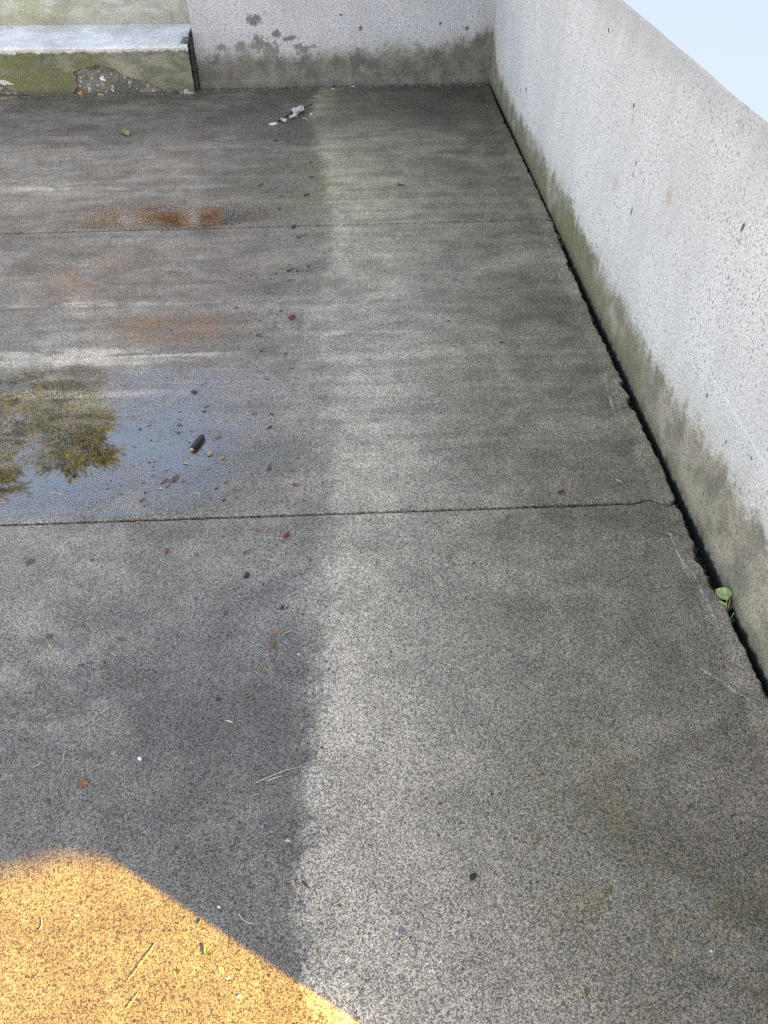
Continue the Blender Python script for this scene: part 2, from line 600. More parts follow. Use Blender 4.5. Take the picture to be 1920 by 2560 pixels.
zero = lambda x: 0.0
X0 = -6.5
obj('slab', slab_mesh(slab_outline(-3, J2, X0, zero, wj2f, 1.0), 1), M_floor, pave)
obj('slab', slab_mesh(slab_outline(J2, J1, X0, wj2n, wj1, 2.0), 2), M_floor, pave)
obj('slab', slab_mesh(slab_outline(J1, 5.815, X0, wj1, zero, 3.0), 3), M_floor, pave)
sealer = simple('joint_dirt', (.006, .0065, .005), (.022, .025, .014), 120, .9, .2)
obj('joint_dirt', bx(X0, .92, J2 - .02, J2 + .02, -.084, -.011), sealer, pave)
obj('joint_dirt', bx(X0, .92, J1 - .02, J1 + .02, -.084, -.007), sealer, pave)

obj('gap_dirt', bx(.915, .9585, -.25, 5.80, -.084, -.046), sealer, pave)

# ridges of cement left by the trowel near the gap
M_ridge = new_mat('cement_ridge')
_s = NT(M_ridge, '2D')
_P = _s.gpos()
_f = _s.rng(_s.add(_s.mul(_s.noise(_P, 330, 1, .6), .7), _s.mul(_s.noise(_P, 90, 2, .6), .3)), .36, .62)
_s.bsdf(_s.mix(_f, (.07, .066, .056), (.34, .32, .27)), .85, spec=.3)


def ridge(pts, wid, hgt, seed):
    bm = bmesh.new()
    prev = None
    dense = []
    for (a, b), (c, d) in zip(pts, pts[1:]):
        k = max(2, int(math.hypot(c - a, d - b) / .006))
        for i in range(k):
            dense.append((a + (c - a) * i / k, b + (d - b) * i / k))
    for i, (x, y) in enumerate(dense):
        t = i / len(dense)
        fade = min(1, 5 * t, 5 * (1 - t)) * (.55 + 1.1 * n1(i * .21, 1, seed))
        w = wid * max(.06, fade + .35 * n1(i * .8, 1, seed + 2))
        h = hgt * max(-.5, fade + .7 * n1(i * .9, 1, seed + 3))
        x += .004 * n1(i * .11, 1, seed + 6) + .003 * n1(i * .5, 1, seed + 7)
        row = [bm.verts.new((x - w * 1.4, y - w * .7, -.001)), bm.verts.new((x - w * .4, y - w * .2, h)), bm.verts.new((x + w * .5, y + w * .2, h * .6)), bm.verts.new((x + w * 1.5, y + w * .7, -.001))]
        if prev:
            for j in range(3):
                bm.faces.new((prev[j], prev[j + 1], row[j + 1], row[j]))
        prev = row
    return bm


for i, (pts, w, h) in enumerate([
        ([(.866, 3.22), (.875, 3.05), (.883, 2.86)], .006, .001),
        ([(.882, 2.40), (.875, 2.25), (.862, 2.08), (.846, 1.90)], .006, .001),
        ([(.832, 1.527), (.862, 1.515), (.877, 1.505), (.875, 1.44), (.893, 1.354), (.899, 1.248), (.897, 1.141), (.914, 1.063), (.930, .997)], .0075, .0018),
        ([(.802, 1.061), (.852, 1.008), (.891, .964), (.918, .908), (.93, .88)], .0075, .0018)]):
    obj('cement_ridge', ridge(pts, w, h, i + 1.5), M_ridge, pave)

# ------------------------------------------------------------------ water
for which, lo, hi, gr, ior, fq, stretch, wave, rect, lab in (
        (POOL, .04, .30, 4.6, 2.9, 260, 1.0, 0, (-1.75, -.15, 1.648, 2.45), 'shallow puddle reflecting sky and a tree, between the two joints at the left'),
        (POOL_FAR, .05, .36, 5.0, 2.4, 90, 2.6, .05, (-1.5, -.42, 3.637, 3.95), 'thin wet film reflecting a house, just above the upper joint')):
    bm = bmesh.new()
    x0, x1, y0, y1 = rect
    c0 = ((x0 + x1) / 2, (y0 + y1) / 2)
    ring = []
    for i in range(48):
        a = i / 48 * math.tau
        e = 2.6
        ca, sa = math.cos(a), math.sin(a)
        ring.append(bm.verts.new((c0[0] + (x1 - x0) / 2 * math.copysign(abs(ca) ** (2 / e), ca), c0[1] + (y1 - y0) / 2 * math.copysign(abs(sa) ** (2 / e), sa), .0012)))
    bm.faces.new(ring)
    tag(obj('puddle', bm, make_puddle_mat(which, lo, hi, gr, ior, fq, stretch, wave)), lab, kind='structure')

# ------------------------------------------------------------------ walls
WALL = (.445, .457, .472)
BAND_R = [(-3, .25), (1.0, .25), (1.223, .249), (1.391, .242), (1.731, .217), (1.976, .191), (2.173, .184), (2.795, .167), (3.40, .174), (4.31, .148), (4.91, .135), (5.58, .155), (5.75, .25), (5.9, .30)]
BAND_F = [(-1.1, .185), (-.79, .205), (-.486, .18), (-.237, .19), (-.05, .20), (.447, .218), (.757, .24), (.86, .285), (1.0, .34)]
spots_r = [(3.788, .751, .010, .009, 0), (2.807, .753, .010, .009, 0), (2.664, .614, .007, .009, .4), (2.668, .580, .003, .018, .25), (2.608, .472, .007, .017, .2),
           (1.823, .764, .007, .016, .3), (4.612, .300, .016, .018, 0), (4.75, .26, .012, .01, 0), (1.42, .355, .006, .006, 0), (1.72, .33, .006, .009, .2), (1.55, .30, .005, .008, .3),
           (3.25, .88, .012, .008, 0), (5.3, .62, .02, .03, .2)]
rust_r = [(2.837, .480, .05, .05, .35), (2.319, .641, .04, .035, .4), (1.815, .735, .012, .02, .7), (2.79, .715, .02, .03, .35)]
M_right = make_wall_mat('cast_concrete_right', 'y', BAND_R, WALL, spots_r, rust_r, moss=[(-1, .12), (1.4, .15), (2.0, .45), (2.6, .7), (3.3, .85), (4.3, .8), (5.2, .5), (6, .2)], lift=1.45)
spots_f = [(.075, .345, .012, .02, 0), (.6, .36, .01, .012, 0), (.78, .33, .015, .012, 0), (-.05, .42, .012, .008, 0)]
patch_f = [(-.60, .262, .055, .05, 0), (-.53, .235, .06, .045, 0), (-.48, .318, .035, .022, 0), (-.39, .29, .045, .02, 0), (-.32, .228, .05, .03, 0), (-.25, .24, .03, .012, 0), (-.72, .25, .05, .03, 0), (-.62, .40, .05, .03, 0), (-.85, .245, .05, .02, 0)]
M_far = make_wall_mat('cast_concrete_far', 'x', BAND_F, (.39, .396, .41), spots_f, (), moss=[(-1.2, .25), (-.6, .12), (0, .04), (1, .04)], patches=patch_f, streaky=.4, lift=.85, fade=1.5)


def wall_mesh(prof, u0, u1, axis, du=.03, amp=.0015, seed=0.0):
    """profile of (depth, height) pairs swept along an axis, with a hand-cast unevenness"""
    bm = bmesh.new()
    n = max(1, int((u1 - u0) / du))
    prev = first = None
    for i in range(n + 1):
        u = u0 + (u1 - u0) * i / n
        row = []
        for j, (d, z) in enumerate(prof):
            w = amp * mnoise.noise((u * 2.3, z * 2.3, seed)) + amp * .5 * mnoise.noise((u * 12, z * 12, seed + 4))
            zz = z
            if z > .9:
                w *= .5
                if .99 < z < .996:
                    zz += .0025 * mnoise.noise((u * 3.1, 7.7, seed)) - max(0, mnoise.noise((u * 21, 1.2, seed)) - .35) * .02
            p = (d + w, u, zz) if axis == 'y' else (u, d + w, zz)
            row.append(bm.verts.new(p))
        if prev:
            for j in range(len(row) - 1):
                bm.faces.new((prev[j], prev[j + 1], row[j + 1], row[j]))
        else:
            first = row
        prev = row
    bm.faces.new(first)
    bm.faces.new(prev)
    # close the underside
    bm.verts.ensure_lookup_table()
    return bm


WX = .960
prof = [(WX - .008, -.08)] + [(WX, .012 + k * .0745) for k in range(0, 13)] + [(WX, .985), (WX + .001, .994), (WX + .20, .77), (WX + .20, -.08)]
rw = tag(empty('side_wall', (0, 0, 0)), 'long pale cast concrete wall with a damp mossy foot, on the right of the yard', 'wall')
obj('wall_body', wall_mesh(prof, -.271, 5.90, 'y', seed=1.0), M_right, rw)
M_fin = simple('form_line', (.45, .46, .47), (.56, .565, .57), 90, .85, .3)


def fin(axis, depth, u0, u1, z, seed, out=-1, t=.0028):
    bm = bmesh.new()
    n = int((u1 - u0) / .02)
    prev = None
    for i in range(n + 1):
        u = u0 + (u1 - u0) * i / n
        k = max(.12, .7 + .8 * n1(u, 7, seed) + .4 * n1(u, 25, seed + 1)) * min(1, (i + 1) / 6, (n + 1 - i) / 6)
        zz = z + .0016 * n1(u, 3, seed + 2)
        row = []
        for (dd, dz) in ((.004, .0035), (out * t * k, .0012), (out * t * k, -.0012), (.004, -.0035)):
            dd = dd if dd != .004 else -out * .004
            row.append(bm.verts.new((depth + dd, u, zz + dz * k) if axis == 'y' else (u, depth + dd, zz + dz * k)))
        if prev:
            for j in range(3):
                bm.faces.new((prev[j], prev[j + 1], row[j + 1], row[j]))
        prev = row
    return bm


obj('form_line', fin('y', WX, 2.83, 5.80, .751, 1), M_fin, rw)
obj('form_line', fin('y', WX, 2.30, 2.48, .70, 2), M_fin, rw)
obj('form_line', fin('y', WX, .2, 1.80, .388, 3), M_fin, rw)
obj('form_line', fin('y', WX, 4.85, 5.72, .372, 4, t=.002), M_fin, rw)

fwl = tag(empty('end_wall'), 'pale cast concrete wall with a grey damp foot closing the far end', 'wall')
FY = 5.852
proff = [(FY - .035, -.08), (FY - .030, -.002), (FY - .012, .006), (FY - .004, .02)] + [(FY, .05 + k * .075) for k in range(0, 13)] + [(FY + .004, 1.0), (FY + .2, 1.0), (FY + .2, -.08)]
obj('wall_body', wall_mesh(proff, -1.032, .975, 'x', amp=.0025, seed=6.0), M_far, fwl)
obj('form_line', fin('x', FY, -1.0, .80, .358, 5, t=.002), M_fin, fwl)
obj('form_line', fin('x', FY, -.9, .93, .62, 6, t=.002), M_fin, fwl)


# ------------------------------------------------------------------ mossy ledge at the left end
def make_ledge_mat(name, face):
    mt = new_mat(name)
    s = NT(mt)
    P = s.gpos()
    X, Y, Z = s.xyz(P)
    n0 = s.rng(s.noise(s.scale(P, .7, 1, 1.6), 6, 5, .65, .5), .3, .7)
    if face == 'front':
        c = s.mix(n0, (.095, .096, .072), (.22, .21, .165))
        mossy = s.rng(s.add(s.noise(s.scale(P, .8, 1, 1.5), 5, 5, .7, .6), s.rng(X, -1.3, -2.2, -.08, .12)), .44, .62)
        c = s.mix(s.mul(mossy, .8), c, s.mix(s.noise(P, 70, 3), (.062, .070, .024), (.15, .145, .062)))
        blk = s.rng(s.add(s.noise(P, 9, 5, .7, .4), s.rng(Z, .12, .27, -.12, .06)), .56, .66)
        c = s.mix(s.mul(blk, .7), c, (.04, .042, .03))
        lime = s.rng(s.noise(P, 28, 4, .7), .68, .74)
        c = s.mix(s.mul(lime, .7), c, (.48, .48, .44))
        c = s.mix(s.rng(s.add(Z, s.mul(s.sub(s.noise(P, 20, 4), .5), .05)), .245, .27), c, (.52, .53, .50))
        c = s.mix(s.mul(s.rng(Z, .06, .0), .7), c, (.05, .05, .042))
    elif face == 'top':
        c = s.mix(n0, (.37, .37, .345), (.56, .57, .54))
        crust = s.rng(s.noise(s.scale(P, 1, 2, 1), 26, 5, .7, .5), .55, .66)
        c = s.mix(s.mul(crust, .45), c, (.24, .24, .22))
    elif face == 'back':
        c = s.mix(n0, (.22, .225, .185), (.40, .40, .35))
        gr = s.mul(s.rng(X, -1.5, -2.4), s.rng(s.noise(P, 6, 4, .6), .35, .6))
        c = s.mix(s.mul(gr, .6), c, (.24, .25, .12))
        lime = s.rng(s.noise(P, 24, 4, .7), .64, .72)
        c = s.mix(s.mul(lime, .8), c, (.66, .66, .64))
        lowd = s.rng(s.add(Z, s.mul(s.sub(s.noise(P, 20, 4), .5), .06)), .40, .34)
        c = s.mix(s.mul(lowd, .4), c, (.20, .19, .15))
    else:
        c = s.mix(n0, (.075, .07, .058), (.17, .16, .135))
        st = s.vor(P, 75)
        c = s.mix(s.rng(s.xyz(st.outputs['Color'])[0], .86, .9), c, (.30, .29, .27))
    c = s.gain(c, s.rng(s.noise(P, 130, 3, .7), .3, .7, .8, 1.18))
    h = s.add(s.noise(P, 60, 4, .7), s.mul(s.noise(P, 14, 3, .6), .8))
    s.bsdf(c, .85, s.bump(h, .5, .006), spec=.3)
    return mt


LY = 5.775
ledge = tag(empty('stepped_wall', (0, 0, 0)), 'mossy olive concrete ledge with a pale sloping top, left of the far wall', 'wall')
M_front, M_top, M_back, M_core = (make_ledge_mat('ledge_' + f, f) for f in ('front', 'top', 'back', 'core'))
LX0, LX1 = -6.5, -1.062
# plaster skin with a bite broken out at the foot
bite = [(-1.875, -.03), (-1.872, .02), (-1.838, .055), (-1.842, .085), (-1.832, .108), (-1.846, .136), (-1.822, .148), (-1.783, .162), (-1.73, .168), (-1.673, .176), (-1.61, .160), (-1.555, .152), (-1.535, .128),
        (-1.50, .108), (-1.46, .094), (-1.41, .085), (-1.361, .074), (-1.32, .048), (-1.285, .03), (-1.25, .012), (-1.24, -.03)]
bite2 = [(-2.60, -.03), (-2.55, .05), (-2.44, .085), (-2.37, .09), (-2.33, .06), (-2.29, .042), (-2.24, .03), (-2.18, .012), (-2.16, -.03)]


def dense(pts, st, amp, seed):
    o = []
    for (a, b), (c, d) in zip(pts, pts[1:]):
        k = max(1, int(math.hypot(c - a, d - b) / st))
        for i in range(k):
            t = i / k
            o.append((a + (c - a) * t + (amp * n1(len(o) * .7, 1, seed) if i else 0), b + (d - b) * t + (amp * n1(len(o) * .7, 1, seed + 5) if i else 0)))
    o.append(pts[-1])
    return o


def skin(pts2, y0, y1):
    bm = bmesh.new()
    a = [bm.verts.new((x, y0 + .002 * mnoise.noise((x * 6, z * 6, 1)), z)) for x, z in pts2]
    b = [bm.verts.new((x, y1, z)) for x, z in pts2]
    n = len(a)
    for i in range(n):
        j = (i + 1) % n
        bm.faces.new((a[i], a[j], b[j], b[i]))
    for tri in tessellate_polygon([[Vector((x, z, 0)) for x, z in pts2]]):
        bm.faces.new([a[i] for i in tri])
    return bm


crown_edge = dense([(LX1, .262), (LX0, .30)], .02, .0025, 3.0)
outline = [(LX0, -.03)] + dense(bite2, .008, .004, 1.0) + dense(bite, .008, .004, 2.0) + [(LX1, -.03)] + dense([(LX1, -.03), (LX1, .262)], .02, .004, 7.0)[1:-1] + crown_edge[:-1] + [(LX0, .30)]
obj('plaster_skin', skin(outline, LY, LY + .024), M_front, ledge)
bm = bmesh.new()
nx, nz = 150, 9
g = [[bm.verts.new((LX0 + (LX1 - .004 - LX0) * (1 - (1 - i / nx) ** 2.2), LY + .026 + .007 * mnoise.noise((i * .9, j * 1.1, 3)) + .005 * mnoise.noise((i * 2.1, j * 2.7, 8)), -.05 + .30 * j / nz)) for j in range(nz + 1)] for i in range(nx + 1)]
for i in range(nx):
    for j in range(nz):
        bm.faces.new((g[i][j], g[i + 1][j], g[i + 1][j + 1], g[i][j + 1]))
obj('broken_core', bm, M_core, ledge)
# sloping top: a slab with a rounded nose
bm = bmesh.new()
prev = None
n = 170
for i in range(n + 1):
    x = LX0 + (LX1 - LX0) * (1 - (1 - i / n) ** 1.8)
    zt = .262 + (LX1 - x) / (LX1 - LX0) * .038
    row = []
    for (dy, dz) in ((.001, -.012), (-.003, .004), (.004, .013), (.02, .018), (.12, .024), (.25, .031), (.38, .038), (.47, .044)):
        w = .005 * mnoise.noise((x * 7, dy * 9, 2)) + .003 * mnoise.noise((x * 28, dy * 30, 5))
        row.append(bm.verts.new((x, LY + dy + w * .8, zt + dz + w)))
    if prev:
        for j in range(len(row) - 1):
            bm.faces.new((prev[j], prev[j + 1], row[j + 1], row[j]))
    prev = row
obj('ledge_top', bm, M_top, ledge)
profb = [(LY + .462, .20)] + [(LY + .462 + .002 * k, .27 + k * .05) for k in range(8)] + [(LY + .49, .655), (LY + .70, .655), (LY + .70, .0)]
obj('upper_wall', wall_mesh(profb, LX0, LX1 + .004, 'x', amp=.008, seed=9.0), M_back, ledge)
obj('end_face', bx(LX1 - .05, LX1 - .003, LY + .03, LY + .46, -.05, .29), M_core, ledge)

# joint between ledge and far wall: a dark filler board, and grit at its foot
M_fill = simple('rotten_filler', (.006, .007, .007), (.03, .032, .032), 60, .8, .3, .8)
bm = bmesh.new()
prev = None
for i in range(26):
    z = -.02 + i * .0145
    w = .0145 + .003 * n1(z, 20, 2) - .006 * max(0, (z - .18) / .16)
    y = LY + .012 + .004 * n1(z, 14, 4)
    row = [bm.verts.new(p) for p in ((-1.046 - w + .008, y, z), (-1.046 + w + .006 * n1(z, 9, 7), y + .002, z), (-1.046 + w, y + .2, z), (-1.046 - w, y + .2, z))]
    if prev:
        for j in range(4):
            bm.faces.new((prev[j], prev[(j + 1) % 4], row[(j + 1) % 4], row[j]))
    prev = row
bm.faces.new(prev)
tag(obj('joint_filler', bm, M_fill), 'dark rotten filler strip in the upright joint beside the mossy ledge', 'filler strip')


# ------------------------------------------------------------------ small things: builders
def _ico():
    bm = bmesh.new()
    bmesh.ops.create_icosphere(bm, subdivisions=1, radius=1)
    bm.verts.ensure_lookup_table()
    v = [x.co.copy() for x in bm.verts]
    f = [[q.index for q in x.verts] for x in bm.faces]
    bm.free()
    return v, f


ICO_V, ICO_F = _ico()


class Heap:
    def __init__(s): s.v, s.f = [], []

    def grain(s, mtx):
        n = len(s.v)
        s.v += [mtx @ q for q in ICO_V]
        s.f += [[i + n for i in q] for q in ICO_F]

    def mesh(s, name):
        me = bpy.data.meshes.new(name)
        me.from_pydata([tuple(q) for q in s.v], [], s.f)
        return me



def blob_mesh(l, w, h, seed, angular=.25, sub=2):
    bm = bmesh.new()
    bmesh.ops.create_icosphere(bm, subdivisions=sub, radius=.5)
    for v in bm.verts:
        p = v.co
        k = 1 + angular * mnoise.noise((p.x * 3 + seed * 7.1, p.y * 3 + seed, p.z * 3)) + angular * .6 * mnoise.noise((p.x * 8 + seed, p.y * 8, p.z * 8 + seed))
        p = p * k
        v.co = (p.x * l, p.y * w, max(-.2, p.z) * h + .2 * h)
    return bm


def leaf_mesh(l, w, curl, seed, th=.0005):
    bm = bmesh.new()
    nu, nv = 9, 4
    rows = [[], []]
    for side in (0, 1):
        for i in range(nu + 1):
            u = i / nu
            half = w / 2 * (math.sin(math.pi * min(1, u * .96 + .02)) ** .75) * (1.0 - .25 * u) * (1 + .12 * n1(u, 5, seed))
            r = []
            for j in range(nv + 1):
                t = j / nv * 2 - 1
                z = .0012 + curl * w * (.5 * t * t * (1 + .5 * n1(u * 4, 1, seed + t)) + .55 * (u - .5) ** 2 + .10 * n1(u * 6 + t * 2, 1, seed + 3))
                r.append(bm.verts.new(((u - .5) * l, t * half + .05 * l * math.sin(u * 3 + seed), z + (th if side else 0))))
            rows[side].append(r)
    for side in (0, 1):
        for i in range(nu):
            for j in range(nv):
                a, b = rows[side][i], rows[side][i + 1]
                bm.faces.new((a[j], b[j], b[j + 1], a[j + 1]))
    for i in range(nu):
        for j in (0, nv):
            bm.faces.new((rows[0][i][j], rows[0][i + 1][j], rows[1][i + 1][j], rows[1][i][j]))
    return bm


def tube(bm, path, rads, seg=6):
    prev = None
    for i, p in enumerate(path):
        p = Vector(p)
        a = Vector(path[max(0, i - 1)])
        b = Vector(path[min(len(path) - 1, i + 1)])
        t = (b - a).normalized()
        s1 = t.cross(Vector((0, 0, 1)))
        if s1.length < 1e-4:
            s1 = Vector((1, 0, 0))
        s1.normalize()
        s2 = s1.cross(t)
        ring = [bm.verts.new(p + (s1 * math.cos(k / seg * math.tau) + s2 * math.sin(k / seg * math.tau)) * rads[i]) for k in range(seg)]
        if prev:
            for k in range(seg):
                bm.faces.new((prev[k], prev[(k + 1) % seg], ring[(k + 1) % seg], ring[k]))
        else:
            bm.faces.new(list(reversed(ring)))
        prev = ring
    bm.faces.new(prev)


def straw_into(bm, x0, y0, x1, y1, bend, r, seed, org):
    n = 9
    dx, dy = x1 - x0, y1 - y0
    path, rads = [], []
    for i in range(n + 1):
        t = i / n
        b = bend * 4 * t * (1 - t) + .02 * n1(t * 3, 1, seed)
        path.append((x0 + dx * t - dy * b - org[0], y0 + dy * t + dx * b - org[1], r * .9 + .0016 * t * (1 - t) * 4 * (.6 + n1(t * 2, 1, seed + 4))))
        rads.append(r * (1 - .45 * t))
    tube(bm, path, rads)


C = {
    'black_wood': ((.006, .006, .007), (.022, .02, .019), .45), 'bark_brown': ((.035, .022, .015), (.12, .075, .05), .6), 'bark_red': ((.05, .022, .016), (.15, .07, .05), .6),
    'tan': ((.30, .20, .10), (.52, .38, .22), .6), 'orange_tan': ((.38, .20, .09), (.55, .33, .18), .6), 'cream': ((.36, .33, .26), (.55, .52, .44), .6),
    'straw': ((.26, .24, .16), (.46, .43, .32), .55), 'straw_dark': ((.11, .10, .055), (.26, .23, .13), .6), 'olive': ((.10, .10, .045), (.24, .23, .12), .6),
    'olive_dark': ((.05, .05, .03), (.13, .12, .075), .6), 'red': ((.14, .025, .016), (.30, .07, .045), .45), 'red_brown': ((.075, .022, .015), (.18, .06, .04), .5),
    'dark_red': ((.05, .010, .010), (.16, .03, .026), .5), 'red_orange': ((.18, .055, .025), (.32, .13, .08), .5), 'orange': ((.33, .12, .035), (.52, .24, .09), .5),
    'blue_black': ((.008, .009, .016), (.03, .033, .05), .35), 'stone_dark': ((.030, .032, .034), (.075, .075, .075), .6), 'stone_grey': ((.09, .09, .10), (.18, .18, .19), .6),
    'white_stone': ((.40, .40, .39), (.62, .62, .60), .6), 'rust_stone': ((.08, .035, .016), (.25, .12, .065), .6), 'pale_green': ((.33, .42, .34), (.52, .60, .5), .5),
    'green': ((.13, .20, .035), (.28, .36, .09), .45), 'green_yellow': ((.32, .36, .07), (.5, .52, .16), .45), 'black_green': ((.006, .012, .007), (.02, .034, .02), .9),
    'moss': ((.035, .06, .008), (.10, .13, .025), .9), 'scrap': ((.30, .29, .26), (.50, .49, .45), .8), 'scrap_cream': ((.40, .37, .28), (.62, .58, .47), .8),
    'weed_brown': ((.05, .03, .02), (.17, .11, .06), .6), 'leaf_fresh': ((.12, .20, .055), (.27, .37, .14), .4), 'leaf_deep': ((.008, .03, .007), (.03, .075, .018), .45),
}
MAT = {k: simple('mat_' + k, a, b, 130, r, .4) for k, (a, b, r) in C.items()}

